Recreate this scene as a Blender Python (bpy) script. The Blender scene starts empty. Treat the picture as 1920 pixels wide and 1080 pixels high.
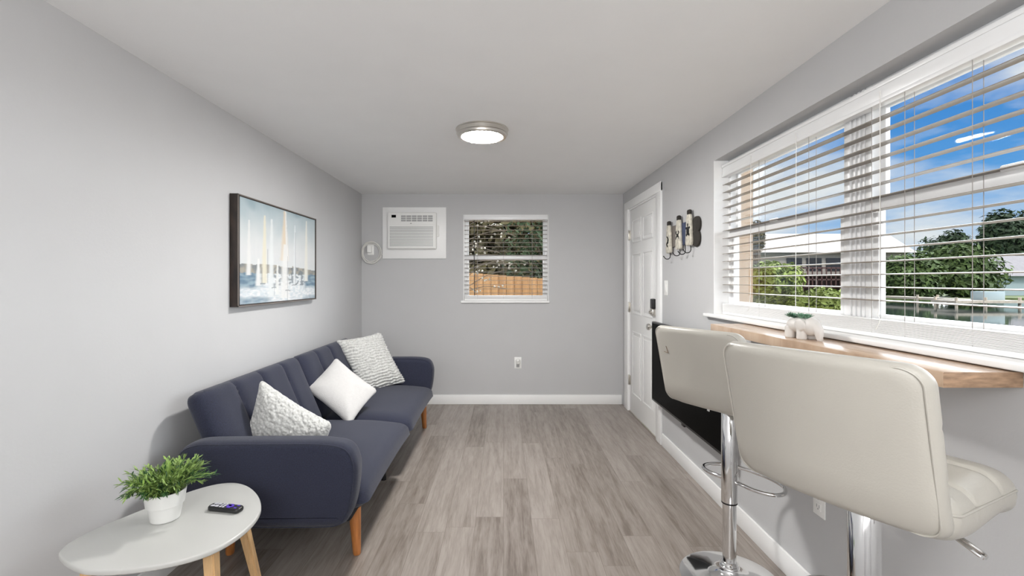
import bpy, bmesh, math, random
from mathutils import Vector, Matrix, noise
random.seed(7)
S = bpy.context.scene
COL = S.collection
PI = math.pi
# ------------------------------------------------------------------ camera
CAMZ = 1.33
cam_d = bpy.data.cameras.new('camera'); cam = bpy.data.objects.new('camera', cam_d); COL.objects.link(cam)
cam_d.sensor_width = 36.0; cam_d.lens = 36.0 * 880 / 1920
cam_d.shift_x = 16 / 1920; cam_d.shift_y = -14 / 1920
cam_d.clip_start = 0.02; cam_d.clip_end = 400
cam.location = (0, 0, CAMZ); cam.rotation_euler = (PI / 2, 0, 0)
S.camera = cam
# ------------------------------------------------------------------ colour management
S.view_settings.view_transform = 'Standard'; S.view_settings.look = 'None'
S.view_settings.gamma = 1.0; S.view_settings.use_curve_mapping = False
S.view_settings.exposure = 0.84
try:
    S.cycles.max_bounces = 10; S.cycles.diffuse_bounces = 6; S.cycles.transparent_max_bounces = 16
    S.cycles.sample_clamp_indirect = 6
except Exception: pass
# ------------------------------------------------------------------ world: blue sky with streaky clouds
W = bpy.data.worlds.new('sky'); S.world = W; W.use_nodes = True
nt = W.node_tree; nt.nodes.clear()
def wn(t, **k):
    n = nt.nodes.new(t)
    for a, b in k.items(): setattr(n, a, b)
    return n
tc = wn('ShaderNodeTexCoord'); sep = wn('ShaderNodeSeparateXYZ'); nt.links.new(tc.outputs['Generated'], sep.inputs[0])
rmp = wn('ShaderNodeValToRGB'); e = rmp.color_ramp.elements
e[0].position = 0.0; e[0].color = (0.36, 0.60, 0.88, 1); e[1].position = 0.36; e[1].color = (0.012, 0.20, 0.66, 1)
m_ = e.new(0.14); m_.color = (0.14, 0.42, 0.84, 1)
nt.links.new(sep.outputs[2], rmp.inputs[0])
mp = wn('ShaderNodeMapping'); mp.inputs['Rotation'].default_value = (0.5, 0.35, 0.3); mp.inputs['Scale'].default_value = (1.6, 1.8, 5.0)
mp.inputs['Location'].default_value = (0.55, 0.3, 0.2)
nt.links.new(tc.outputs['Generated'], mp.inputs[0])
ns = wn('ShaderNodeTexNoise'); ns.inputs['Scale'].default_value = 1.5; ns.inputs['Detail'].default_value = 7; ns.inputs['Roughness'].default_value = 0.55
nt.links.new(mp.outputs[0], ns.inputs[0])
r2 = wn('ShaderNodeValToRGB'); r2.color_ramp.elements[0].position = 0.44; r2.color_ramp.elements[1].position = 0.62
nt.links.new(ns.outputs[0], r2.inputs[0])
mx = wn('ShaderNodeMixRGB'); mx.inputs[2].default_value = (0.86, 0.90, 0.93, 1)
nt.links.new(r2.outputs[0], mx.inputs[0]); nt.links.new(rmp.outputs[0], mx.inputs[1])
bg = wn('ShaderNodeBackground'); bg.inputs[1].default_value = 0.52; nt.links.new(mx.outputs[0], bg.inputs[0])
wo = wn('ShaderNodeOutputWorld'); nt.links.new(bg.outputs[0], wo.inputs[0])
# ------------------------------------------------------------------ sun and the unseen fill lights added behind the camera
sd = bpy.data.lights.new('sun', 'SUN'); sd.energy = 1.25; sd.angle = 0.01; sd.color = (1, 0.96, 0.88)
so = bpy.data.objects.new('sun', sd); COL.objects.link(so)
so.rotation_euler = Vector((0.62, 0.55, -0.72)).to_track_quat('-Z', 'Y').to_euler()
def area(name, loc, dirv, sx, sy, power, color=(1, 1, 1)):
    d = bpy.data.lights.new(name, 'AREA'); d.shape = 'RECTANGLE'; d.size = sx; d.size_y = sy; d.energy = power; d.color = color
    o = bpy.data.objects.new(name, d); COL.objects.link(o); o.location = loc
    o.rotation_euler = Vector(dirv).to_track_quat('-Z', 'Y').to_euler(); return o
area('fill_light', (-0.1, -1.0, 2.20), (0, 0.35, -1), 1.8, 1.4, 17, (1, 0.99, 0.975))  # added downward fill, stands for no known fixture
area('fill_light', (-0.1, -1.6, 1.55), (0, 0.75, 1), 2.0, 1.4, 44, (1.0, 1.0, 1.0))  # added upward fill to brighten the ceiling
# broad soft sun added to strengthen the daylight coming in at the wide window
s2 = bpy.data.lights.new('window_fill_sun', 'SUN'); s2.energy = 9.5; s2.angle = 1.9; s2.color = (0.95, 0.98, 1.0)
o2 = bpy.data.objects.new('window_fill_sun', s2); COL.objects.link(o2); o2.rotation_euler = Vector((-0.85, -0.15, -0.38)).to_track_quat('-Z', 'Y').to_euler()
# ------------------------------------------------------------------ dimensions of the room
XL, XR, YB, YR, H = -1.526, 1.285, 5.05, -2.5, 2.26
# ------------------------------------------------------------------ materials
def mat(name, col, rough=0.5, metal=0.0, spec=0.5, bump=0.0, bscale=60, var=0.0, vscale=4, coat=0.0, sheen=0.0, emis=None, estr=0.0, stretch=None):
    m = bpy.data.materials.new(name); m.use_nodes = True; t = m.node_tree; b = t.nodes['Principled BSDF']
    c = tuple(col) + (1,)
    b.inputs['Base Color'].default_value = c; b.inputs['Roughness'].default_value = rough; b.inputs['Metallic'].default_value = metal
    b.inputs['Specular IOR Level'].default_value = spec
    if coat: b.inputs['Coat Weight'].default_value = coat; b.inputs['Coat Roughness'].default_value = 0.1
    if sheen: b.inputs['Sheen Weight'].default_value = sheen; b.inputs['Sheen Roughness'].default_value = 0.5
    if emis: b.inputs['Emission Color'].default_value = tuple(emis) + (1,); b.inputs['Emission Strength'].default_value = estr
    tcn = t.nodes.new('ShaderNodeTexCoord'); mpn = t.nodes.new('ShaderNodeMapping')
    t.links.new(tcn.outputs['Object'], mpn.inputs[0])
    if stretch: mpn.inputs['Scale'].default_value = stretch
    if var or not bump:
        n = t.nodes.new('ShaderNodeTexNoise'); n.inputs['Scale'].default_value = vscale; n.inputs['Detail'].default_value = 5
        t.links.new(mpn.outputs[0], n.inputs[0])
        r = t.nodes.new('ShaderNodeValToRGB'); v = var or 0.015
        r.color_ramp.elements[0].color = tuple(max(0, x * (1 - v)) for x in col) + (1,)
        r.color_ramp.elements[1].color = tuple(min(1, x * (1 + v)) for x in col) + (1,)
        r.color_ramp.elements[0].position = 0.3; r.color_ramp.elements[1].position = 0.7
        t.links.new(n.outputs[0], r.inputs[0]); t.links.new(r.outputs[0], b.inputs['Base Color'])
    if bump:
        n = t.nodes.new('ShaderNodeTexNoise'); n.inputs['Scale'].default_value = bscale; n.inputs['Detail'].default_value = 3
        t.links.new(mpn.outputs[0], n.inputs[0])
        bn = t.nodes.new('ShaderNodeBump'); bn.inputs['Strength'].default_value = bump; bn.inputs['Distance'].default_value = 0.003
        t.links.new(n.outputs[0], bn.inputs['Height']); t.links.new(bn.outputs[0], b.inputs['Normal'])
    return m
def vcol_mat(name, rough=0.6):
    m = bpy.data.materials.new(name); m.use_nodes = True; t = m.node_tree; b = t.nodes['Principled BSDF']
    a = t.nodes.new('ShaderNodeVertexColor'); a.layer_name = 'Col'; t.links.new(a.outputs[0], b.inputs['Base Color'])
    b.inputs['Roughness'].default_value = rough; return m
M = {}
M['wall'] = mat('wall_paint', (0.53, 0.53, 0.535), 0.62, bump=0.12, bscale=90, var=0.01)
M['ceiling'] = mat('ceiling_paint', (0.87, 0.87, 0.87), 0.75, bump=0.1, bscale=70, var=0.01)
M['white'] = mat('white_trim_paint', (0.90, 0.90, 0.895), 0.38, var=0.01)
M['door'] = mat('white_door_paint', (0.88, 0.88, 0.87), 0.42, var=0.01)
M['vinyl'] = mat('white_window_vinyl', (0.86, 0.865, 0.87), 0.3)
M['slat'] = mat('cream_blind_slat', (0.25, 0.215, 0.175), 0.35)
M['plastic'] = mat('white_plastic', (0.88, 0.88, 0.86), 0.35)
M['plastic_grey'] = mat('grey_plastic', (0.38, 0.38, 0.38), 0.45)
M['black'] = mat('black_plastic', (0.012, 0.012, 0.013), 0.35)
M['screen'] = mat('black_screen', (0.002, 0.002, 0.002), 0.35, spec=0.02)
M['chrome'] = mat('chrome', (0.78, 0.78, 0.78), 0.07, 1.0)
M['nickel'] = mat('brushed_nickel', (0.70, 0.67, 0.62), 0.28, 1.0, stretch=(1, 1, 30), var=0.06)
M['diffuser'] = mat('lamp_diffuser', (0.9, 0.9, 0.88), 0.4, emis=(1, 0.985, 0.96), estr=165)
M['sofa'] = mat('navy_sofa_fabric', (0.016, 0.019, 0.040), 0.9, bump=0.5, bscale=500, var=0.3, vscale=220, sheen=0.14)
M['sofa_dark'] = mat('dark_sofa_underside', (0.012, 0.012, 0.016), 0.95, bump=0.3, bscale=300)
M['orange_wood'] = mat('orange_stained_wood', (0.46, 0.17, 0.045), 0.35, var=0.22, vscale=14, stretch=(6, 6, 0.6), coat=0.3)
M['beech'] = mat('light_beech_wood', (0.62, 0.40, 0.20), 0.45, var=0.16, vscale=16, stretch=(6, 6, 0.6))
M['table_white'] = mat('satin_white_lacquer', (0.52, 0.52, 0.50), 0.33, var=0.01)
M['pot'] = mat('white_glazed_pot', (0.72, 0.72, 0.70), 0.28, coat=0.3)
M['vinyl_seat'] = mat('cream_faux_leather', (0.46, 0.44, 0.395), 0.36, bump=0.12, bscale=260, var=0.03, vscale=5)
M['stain'] = mat('brown_scuff', (0.20, 0.13, 0.08), 0.7)
M['fluffy'] = mat('grey_white_sherpa', (0.54, 0.54, 0.52), 0.95, bump=0.9, bscale=120, var=0.22, vscale=90, sheen=0.4)
M['white_fabric'] = mat('white_cushion_fabric', (0.55, 0.54, 0.53), 0.85, bump=0.5, bscale=220, var=0.03, vscale=60, sheen=0.2)
M['counter'] = None
M['iron'] = mat('black_iron', (0.02, 0.02, 0.02), 0.5, 0.6)
M['dark_frame'] = mat('dark_rustic_wood', (0.022, 0.013, 0.009), 0.6, var=0.6, vscale=9, stretch=(3, 3, 1.0), bump=0.4, bscale=60)
M['silver_edge'] = mat('grey_frame_lip', (0.16, 0.14, 0.125), 0.5, var=0.2)
M['leaf'] = mat('fresh_green_leaf', (0.24, 0.36, 0.09), 0.5, var=0.45, vscale=25)
M['leaf_dark'] = mat('dark_green_leaf', (0.035, 0.10, 0.028), 0.5, var=0.4, vscale=25)
M['soil'] = mat('dark_soil', (0.02, 0.014, 0.01), 0.95, bump=0.5)
M['succ'] = mat('blue_green_succulent', (0.17, 0.33, 0.22), 0.5, var=0.25, vscale=60)
M['succ_dark'] = mat('deep_green_succulent', (0.03, 0.11, 0.06), 0.5, var=0.3, vscale=60)
M['ceramic'] = mat('matte_white_ceramic', (0.68, 0.65, 0.62), 0.45)
M['purple'] = mat('purple_rubber', (0.10, 0.045, 0.50), 0.4)
M['button'] = mat('light_grey_button', (0.55, 0.55, 0.60), 0.5)
M['cord_white'] = mat('white_cord', (0.72, 0.71, 0.68), 0.5)
M['cord_dark'] = mat('grey_cord', (0.30, 0.28, 0.26), 0.6)
def wood_planks(name, cols, bw, bh, rough, along='Y', mortar=(0.05, 0.045, 0.04), grain=(1.0, 14.0), msize=0.0012, gs=3.0, warp=0.35):
    m = bpy.data.materials.new(name); m.use_nodes = True; t = m.node_tree; b = t.nodes['Principled BSDF']
    L = t.links.new; N = t.nodes.new
    tcn = N('ShaderNodeTexCoord'); mpn = N('ShaderNodeMapping'); L(tcn.outputs['Object'], mpn.inputs[0])
    if along == 'Y': mpn.inputs['Rotation'].default_value = (0, 0, PI / 2)
    # every row of planks gets its own random shift
    sx = N('ShaderNodeSeparateXYZ'); L(mpn.outputs[0], sx.inputs[0])
    dv = N('ShaderNodeMath'); dv.operation = 'DIVIDE'; dv.inputs[1].default_value = bh; L(sx.outputs[1], dv.inputs[0])
    fl_ = N('ShaderNodeMath'); fl_.operation = 'FLOOR'; L(dv.outputs[0], fl_.inputs[0])
    wnz = N('ShaderNodeTexWhiteNoise'); wnz.noise_dimensions = '1D'; L(fl_.outputs[0], wnz.inputs['W'])
    mm_ = N('ShaderNodeMath'); mm_.operation = 'MULTIPLY'; mm_.inputs[1].default_value = bw; L(wnz.outputs[0], mm_.inputs[0])
    cs = N('ShaderNodeCombineXYZ'); L(mm_.outputs[0], cs.inputs[0])
    sh_ = N('ShaderNodeVectorMath'); sh_.operation = 'ADD'; L(mpn.outputs[0], sh_.inputs[0]); L(cs.outputs[0], sh_.inputs[1])
    br = N('ShaderNodeTexBrick'); br.offset = 0.0; br.offset_frequency = 2
    br.inputs['Scale'].default_value = 1; br.inputs['Brick Width'].default_value = bw; br.inputs['Row Height'].default_value = bh
    br.inputs['Mortar Size'].default_value = msize; br.inputs['Mortar Smooth'].default_value = 0.3
    br.inputs['Color1'].default_value = (0, 0, 0, 1); br.inputs['Color2'].default_value = (1, 1, 1, 1); br.inputs['Mortar'].default_value = (0.5, 0.5, 0.5, 1)
    L(sh_.outputs[0], br.inputs[0])
    # per plank offset of the grain
    cb = N('ShaderNodeCombineXYZ'); ml = N('ShaderNodeMath'); ml.operation = 'MULTIPLY'; ml.inputs[1].default_value = 17.3
    L(br.outputs[0], ml.inputs[0]); L(ml.outputs[0], cb.inputs[0]); L(ml.outputs[0], cb.inputs[1])
    ad = N('ShaderNodeVectorMath'); ad.operation = 'ADD'; L(mpn.outputs[0], ad.inputs[0]); L(cb.outputs[0], ad.inputs[1])
    m2 = N('ShaderNodeMapping'); m2.inputs['Scale'].default_value = (grain[0], grain[1], 1); L(ad.outputs[0], m2.inputs[0])
    n1 = N('ShaderNodeTexNoise'); n1.inputs['Scale'].default_value = gs; n1.inputs['Detail'].default_value = 9; n1.inputs['Roughness'].default_value = 0.62; n1.inputs['Distortion'].default_value = warp
    L(m2.outputs[0], n1.inputs[0])
    m3 = N('ShaderNodeMapping'); m3.inputs['Scale'].default_value = (grain[0] * 4, grain[1] * 5, 1); L(ad.outputs[0], m3.inputs[0])
    n2 = N('ShaderNodeTexNoise'); n2.inputs['Scale'].default_value = gs; n2.inputs['Detail'].default_value = 4; L(m3.outputs[0], n2.inputs[0])
    mxx = N('ShaderNodeMixRGB'); mxx.inputs[0].default_value = 0.28; L(n1.outputs[0], mxx.inputs[1]); L(n2.outputs[0], mxx.inputs[2])
    mx3 = N('ShaderNodeMixRGB'); mx3.inputs[0].default_value = 0.14; L(mxx.outputs[0], mx3.inputs[1]); L(br.outputs[0], mx3.inputs[2])
    rp = N('ShaderNodeValToRGB'); L(mx3.outputs[0], rp.inputs[0])
    E = rp.color_ramp.elements; E[0].position = 0.33; E[0].color = cols[0] + (1,); E[1].position = 0.63; E[1].color = cols[2] + (1,)
    q = E.new(0.48); q.color = cols[1] + (1,)
    mo = N('ShaderNodeMixRGB'); L(br.outputs['Fac'], mo.inputs[0]); L(rp.outputs[0], mo.inputs[1]); mo.inputs[2].default_value = mortar + (1,)
    L(mo.outputs[0], b.inputs['Base Color']); b.inputs['Roughness'].default_value = rough
    bn = N('ShaderNodeBump'); bn.inputs['Strength'].default_value = 0.12; bn.inputs['Distance'].default_value = 0.002
    L(n2.outputs[0], bn.inputs['Height']); L(bn.outputs[0], b.inputs['Normal'])
    return m
M['floor'] = wood_planks('grey_brown_plank_floor', [(0.150, 0.122, 0.102), (0.255, 0.220, 0.194), (0.335, 0.297, 0.268)], 1.22, 0.155, 0.38, mortar=(0.17, 0.142, 0.12), grain=(0.9, 9.0))
M['counter'] = wood_planks('oak_butcher_block', [(0.36, 0.24, 0.16), (0.52, 0.37, 0.26), (0.62, 0.47, 0.35)], 0.9, 0.045, 0.22, mortar=(0.35, 0.24, 0.16), grain=(1.5, 12), msize=0.0006)
M['counter_end'] = mat('oak_end_grain', (0.34, 0.22, 0.14), 0.5, var=0.35, vscale=20, stretch=(1.2, 1, 5))
def glass_mat():
    m = bpy.data.materials.new('clear_window_glass'); m.use_nodes = True; t = m.node_tree; t.nodes.clear()
    o = t.nodes.new('ShaderNodeOutputMaterial'); a = t.nodes.new('ShaderNodeBsdfTransparent'); g = t.nodes.new('ShaderNodeBsdfGlossy')
    g.inputs['Roughness'].default_value = 0.02; a.inputs[0].default_value = (0.97, 0.98, 0.98, 1)
    f = t.nodes.new('ShaderNodeLayerWeight'); f.inputs[0].default_value = 0.12
    mm = t.nodes.new('ShaderNodeMath'); mm.operation = 'MULTIPLY'; mm.inputs[1].default_value = 0.35
    x = t.nodes.new('ShaderNodeMixShader'); t.links.new(f.outputs['Fresnel'], mm.inputs[0]); t.links.new(mm.outputs[0], x.inputs[0])
    t.links.new(a.outputs[0], x.inputs[1]); t.links.new(g.outputs[0], x.inputs[2]); t.links.new(x.outputs[0], o.inputs[0]); return m
M['glass'] = glass_mat()
# ------------------------------------------------------------------ helpers
def obj(name, bm, m, parent=None, world=True, ang=40, flat=False):
    """links a bmesh as ONE mesh object; world coordinates are turned into the parent's"""
    if parent is not None and world:
        off = Vector(parent.location); p = parent.parent
        while p is not None: off = off + Vector(p.location); p = p.parent
        bmesh.ops.translate(bm, verts=bm.verts, vec=-off)
    bmesh.ops.recalc_face_normals(bm, faces=bm.faces)
    me = bpy.data.meshes.new(name); bm.to_mesh(me); bm.free()
    for mm in (m if isinstance(m, (list, tuple)) else [m]): me.materials.append(mm)
    if not flat:
        for p in me.polygons: p.use_smooth = True
        me.set_sharp_from_angle(angle=math.radians(ang))
    o = bpy.data.objects.new(name, me); COL.objects.link(o)
    if parent is not None: o.parent = parent
    return o
def tag(o, label=None, cat=None, group=None, kind=None):
    if label: o['label'] = label
    if cat: o['category'] = cat
    if group: o['group'] = group
    if kind: o['kind'] = kind
    return o
def thing(name, label, cat, loc=(0, 0, 0), rz=0, group=None, kind=None):
    o = bpy.data.objects.new(name, None); COL.objects.link(o); o.location = loc; o.rotation_euler = (0, 0, rz); o.empty_display_size = 0.1
    return tag(o, label, cat, group, kind)
def recenter(o):
    """moves a top-level mesh's origin to the middle of its base"""
    vs = o.data.vertices; xs = [v.co.x for v in vs]; ys = [v.co.y for v in vs]; zs = [v.co.z for v in vs]
    c = Vector(((min(xs) + max(xs)) / 2, (min(ys) + max(ys)) / 2, min(zs)))
    o.data.transform(Matrix.Translation(-c)); o.location = c; return o
def solo(name, bm, m, label, cat, group=None, kind=None, **k):
    return tag(recenter(obj(name, bm, m, **k)), label, cat, group, kind)
def struct(name, bm, m, parent=None):
    o = obj(name, bm, m, parent)
    if parent is None: o['kind'] = 'structure'
    return o
def nb(): return bmesh.new()
def box(bm, x0, x1, y0, y1, z0, z1, bev=0.0, seg=2, mi=0):
    r = bmesh.ops.create_cube(bm, size=1.0); vs = r['verts']
    for v in vs: v.co = Vector(((x0 + x1) / 2 + v.co.x * (x1 - x0), (y0 + y1) / 2 + v.co.y * (y1 - y0), (z0 + z1) / 2 + v.co.z * (z1 - z0)))
    fs = set(f for v in vs for f in v.link_faces)
    for f in fs: f.material_index = mi
    if bev:
        es = set(e_ for v in vs for e_ in v.link_edges)
        bmesh.ops.bevel(bm, geom=list(es), offset=bev, segments=seg, profile=0.5, affect='EDGES', clamp_overlap=True)
    return bm
def xform(bm, mtx, start=0):
    bm.verts.ensure_lookup_table()
    for v in bm.verts[start:]: v.co = mtx @ v.co
def lathe(bm, prof, seg=48, loc=(0, 0, 0), ax='Z', cap=True):
    rings = []
    for (r, z) in prof:
        if r < 1e-6: rings.append([bm.verts.new((0, 0, z))])
        else: rings.append([bm.verts.new((r * math.cos(2 * PI * i / seg), r * math.sin(2 * PI * i / seg), z)) for i in range(seg)])
    new = [v for r in rings for v in r]
    for a, b in zip(rings, rings[1:]):
        for i in range(seg):
            j = (i + 1) % seg
            if len(a) == 1 and len(b) == 1: continue
            if len(a) == 1: bm.faces.new((a[0], b[j], b[i]))
            elif len(b) == 1: bm.faces.new((a[i], a[j], b[0]))
            else: bm.faces.new((a[i], a[j], b[j], b[i]))
    if cap:
        for r in (rings[0], rings[-1]):
            if len(r) > 2: bm.faces.new(r)
    for v in new:
        if ax == 'X': v.co = Vector((v.co.z, v.co.x, v.co.y))
        elif ax == 'Y': v.co = Vector((v.co.x, v.co.z, v.co.y))
        v.co += Vector(loc)
    return bm
def tube(bm, pts, r, seg=10, closed=False, cap=True):
    pts = [Vector(p) for p in pts]; n = len(pts)
    rad = r if isinstance(r, (list, tuple)) else [r] * n
    rings = []; up = None
    for i, p in enumerate(pts):
        if closed: t = pts[(i + 1) % n] - pts[i - 1]
        else: t = pts[min(i + 1, n - 1)] - pts[max(i - 1, 0)]
        t.normalize()
        if up is None: up = t.orthogonal().normalized()
        up = (up - t * up.dot(t))
        up = up.normalized() if up.length > 1e-6 else t.orthogonal().normalized()
        s = t.cross(up)
        rings.append([bm.verts.new(p + (up * math.cos(2 * PI * k / seg) + s * math.sin(2 * PI * k / seg)) * rad[i]) for k in range(seg)])
    for i in range(n if closed else n - 1):
        a, b = rings[i], rings[(i + 1) % n]
        off = 0
        if closed and i == n - 1:
            off = min(range(seg), key=lambda q: (a[0].co - b[q].co).length)
        for k in range(seg):
            bm.faces.new((a[k], a[(k + 1) % seg], b[(k + 1 + off) % seg], b[(k + off) % seg]))
    if cap and not closed:
        bm.faces.new(rings[0]); bm.faces.new(rings[-1])
    return bm
def smooth_pts(pts, n=8, closed=False):
    out = []; P = [Vector(p) for p in pts]; N = len(P)
    rng = range(N) if closed else range(N - 1)
    for i in rng:
        if closed: p0, p1, p2, p3 = P[i - 1], P[i], P[(i + 1) % N], P[(i + 2) % N]
        else: p0, p1, p2, p3 = P[max(i - 1, 0)], P[i], P[i + 1], P[min(i + 2, N - 1)]
        for k in range(n):
            t = k / n
            out.append(0.5 * ((2 * p1) + (p2 - p0) * t + (2 * p0 - 5 * p1 + 4 * p2 - p3) * t * t + (3 * p1 - p0 - 3 * p2 + p3) * t ** 3))
    if not closed: out.append(P[-1])
    return out
def slab(bm, outline, w0, w1, r, fn, steps=5):
    """a plate with the given smooth convex outline (u,v), from w0 to w1, its rims rounded by r; fn maps (u,v,w) to space"""
    n = len(outline); area_ = sum(outline[i][0] * outline[(i + 1) % n][1] - outline[(i + 1) % n][0] * outline[i][1] for i in range(n))
    sg = 1 if area_ > 0 else -1
    nor = []
    for i in range(n):
        a, b = outline[i - 1], outline[(i + 1) % n]; dx, dy = b[0] - a[0], b[1] - a[1]; l = math.hypot(dx, dy) or 1
        nor.append((sg * dy / l, -sg * dx / l))
    rings = []; sched = [(w0 + r - r * math.sin(PI / 2 * (1 - k / steps)), r * (1 - math.cos(PI / 2 * (1 - k / steps)))) for k in range(steps + 1)]
    sched += [(w1 - (w - w0), i_) for (w, i_) in reversed(sched)]
    for (w, ins) in sched:
        rings.append([bm.verts.new(fn(outline[i][0] - nor[i][0] * ins, outline[i][1] - nor[i][1] * ins, w)) for i in range(n)])
    for a, b in zip(rings, rings[1:]):
        for i in range(n): bm.faces.new((a[i], a[(i + 1) % n], b[(i + 1) % n], b[i]))
    bm.faces.new(rings[0]); bm.faces.new(rings[-1]); return bm
def rrect(w, h, r, n=8, cx=0, cy=0):
    out = []
    for (sx, sy, a0) in ((1, 1, 0), (-1, 1, PI / 2), (-1, -1, PI), (1, -1, 1.5 * PI)):
        for k in range(n + 1):
            a = a0 + PI / 2 * k / n; out.append((cx + sx * (w / 2 - r) + r * math.cos(a), cy + sy * (h / 2 - r) + r * math.sin(a)))
    return out
def cushion(bm, Wd, Ht, T, R, edge, n=36, p=2.0, fn=None, n2=None):
    """padded panel in the (u,v) plane with thickness in w; fn(u,v,w,side) maps it to space"""
    n2 = n2 or n
    def pt(i, j):
        u = -1 + 2 * i / n; v = -1 + 2 * j / n2; s = max(abs(u), abs(v))
        if s < 1e-9: return 0, 0, T / 2
        s2 = math.sin(s * PI / 2) * 0.6 + s * 0.4
        x, y = u / s * Wd / 2, v / s * Ht / 2
        qx = max(-(Wd / 2 - R), min(Wd / 2 - R, x)); qy = max(-(Ht / 2 - R), min(Ht / 2 - R, y))
        dx, dy = x - qx, y - qy; l = math.hypot(dx, dy)
        if l > 1e-9: x, y = qx + dx / l * R, qy + dy / l * R
        dist = (1 - s2) * min(Wd, Ht) / 2
        k = max(0.0, 1 - dist / edge); h = T / 2 * (1 - k ** p) ** (1 / p) if k < 1 else 0.0
        return x * s2, y * s2, h
    front = {}; back = {}
    for i in range(n + 1):
        for j in range(n2 + 1):
            x, y, h = pt(i, j); rim = i in (0, n) or j in (0, n2)
            a = bm.verts.new(fn(x, y, h, 1)); front[i, j] = a
            back[i, j] = a if rim else bm.verts.new(fn(x, y, -h, -1))
    for i in range(n):
        for j in range(n2):
            bm.faces.new((front[i, j], front[i + 1, j], front[i + 1, j + 1], front[i, j + 1]))
            q = (back[i, j], back[i, j + 1], back[i + 1, j + 1], back[i + 1, j])
            if len(set(q)) == 4 and q[0] is not front[i, j] or q[2] is not front[i + 1, j + 1] or True:
                try: bm.faces.new(q)
                except ValueError: pass
    return bm
def ellipsoid(bm, c, r, seg=24, rings=14, fn=None):
    k0 = len(bm.verts)
    q = bmesh.ops.create_uvsphere(bm, u_segments=seg, v_segments=rings, radius=1.0)
    for v in q['verts']:
        v.co = Vector((v.co.x * r[0], v.co.y * r[1], v.co.z * r[2]))
        if fn: v.co = fn(v.co)
        v.co += Vector(c)
    return bm
# ------------------------------------------------------------------ the room shell
b = nb(); box(b, XL - 0.12, XR + 0.12, YR - 0.12, YB + 0.12, -0.12, 0.0); struct('floor', b, M['floor'])
b = nb(); box(b, XL - 0.12, XR + 0.12, YR - 0.12, YB + 0.12, H, H + 0.15); struct('ceiling', b, M['ceiling'])
b = nb(); box(b, XL - 0.12, XL, YR - 0.12, YB + 0.12, 0, H); struct('wall_left', b, M['wall'])
b = nb(); box(b, XL, XR, YR - 0.12, YR, 0, H); struct('wall_rear', b, M['wall'])
# back wall with its window opening
BX0, BX1, BZ0, BZ1 = -0.432, 0.484, 1.112, 2.038
b = nb(); box(b, XL, BX0, YB, YB + 0.12, 0, H); box(b, BX1, XR, YB, YB + 0.12, 0, H)
box(b, BX0, BX1, YB, YB + 0.12, 0, BZ0); box(b, BX0, BX1, YB, YB + 0.12, BZ1, H); struct('wall_back', b, M['wall'])
# right wall with the wide window opening
WY0, WY1, WZ0, WZ1 = 0.72, 2.87, 1.107, 2.06
DY0, DY1, DZ = 3.93, 4.79, 2.045
b = nb()
box(b, XR, XR + 0.12, YR - 0.12, WY0, 0, H); box(b, XR, XR + 0.12, WY0, WY1, 0, WZ0); box(b, XR, XR + 0.12, WY0, WY1, WZ1, H)
box(b, XR, XR + 0.12, WY1, DY0, 0, H); box(b, XR, XR + 0.12, DY0, DY1, DZ, H); box(b, XR, XR + 0.12, DY1, YB + 0.12, 0, H)
struct('wall_right', b, M['wall'])
# baseboards
def baseboard(name, pts_fn):
    b = nb(); pts_fn(b); return struct(name, b, M['white'])
baseboard('baseboard_back', lambda b: box(b, XL, XR - 0.014, YB - 0.013, YB, 0, 0.102, 0.004))
baseboard('baseboard_left', lambda b: box(b, XL, XL + 0.013, YR, YB - 0.014, 0, 0.102, 0.004))
baseboard('baseboard_right', lambda b: box(b, XR - 0.013, XR, YR, 3.775, 0, 0.102, 0.004))
# ------------------------------------------------------------------ entry door
dr = thing('door_1', 'white six panel entry door in a white frame at the far end of the right wall', 'door', (XR, (DY0 + DY1) / 2, 0), kind='structure')
b = nb(); box(b, XR + 0.004, XR + 0.045, DY0 + 0.004, DY1 - 0.004, 0.012, DZ - 0.006, 0.002)
obj('door_slab', b, M['door'], dr)
def raised(b, y0, y1, z0, z1):
    # moulded panel: sunk ring then a raised field
    xs = XR + 0.004
    t_ = 0.018
    for (a, c, d, e_) in ((y0, y1, z0, z0 + t_), (y0, y1, z1 - t_, z1), (y0, y0 + t_, z0 + t_, z1 - t_), (y1 - t_, y1, z0 + t_, z1 - t_)):
        box(b, xs - 0.006, xs, a, c, d, e_, 0.0045, 3)
    box(b, xs - 0.005, xs, y0 + 0.04, y1 - 0.04, z0 + 0.04, z1 - 0.04, 0.0045, 3)
for (z0, z1) in ((0.20, 0.83), (1.0, 1.60), (1.70, 1.93)):
    for (y0, y1) in ((DY0 + 0.11, DY0 + 0.40), (DY0 + 0.46, DY0 + 0.75)):
        b = nb(); raised(b, y0, y1, z0, z1); obj('door_panel', b, M['door'], dr)
b = nb()
box(b, XR - 0.016, XR + 0.002, DY0 - 0.135, DY0 - 0.012, 0, DZ + 0.085, 0.004); box(b, XR - 0.016, XR + 0.002, DY1 + 0.012, DY1 + 0.15, 0, DZ + 0.085, 0.004)
box(b, XR - 0.0165, XR + 0.002, DY0 - 0.135, DY1 + 0.15, DZ + 0.012, DZ + 0.09, 0.004)
obj('door_casing', b, M['white'], dr)
b = nb()
box(b, XR - 0.002, XR + 0.10, DY0 - 0.012, DY0 + 0.003, 0, DZ + 0.012); box(b, XR - 0.002, XR + 0.10, DY1 - 0.003, DY1 + 0.012, 0, DZ + 0.012); box(b, XR - 0.002, XR + 0.10, DY0, DY1, DZ - 0.005, DZ + 0.012)
obj('door_jamb', b, M['white'], dr)
b = nb(); box(b, XR - 0.004, XR + 0.10, DY0, DY1, 0, 0.012, 0.002); obj('threshold', b, M['nickel'], dr)
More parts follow.
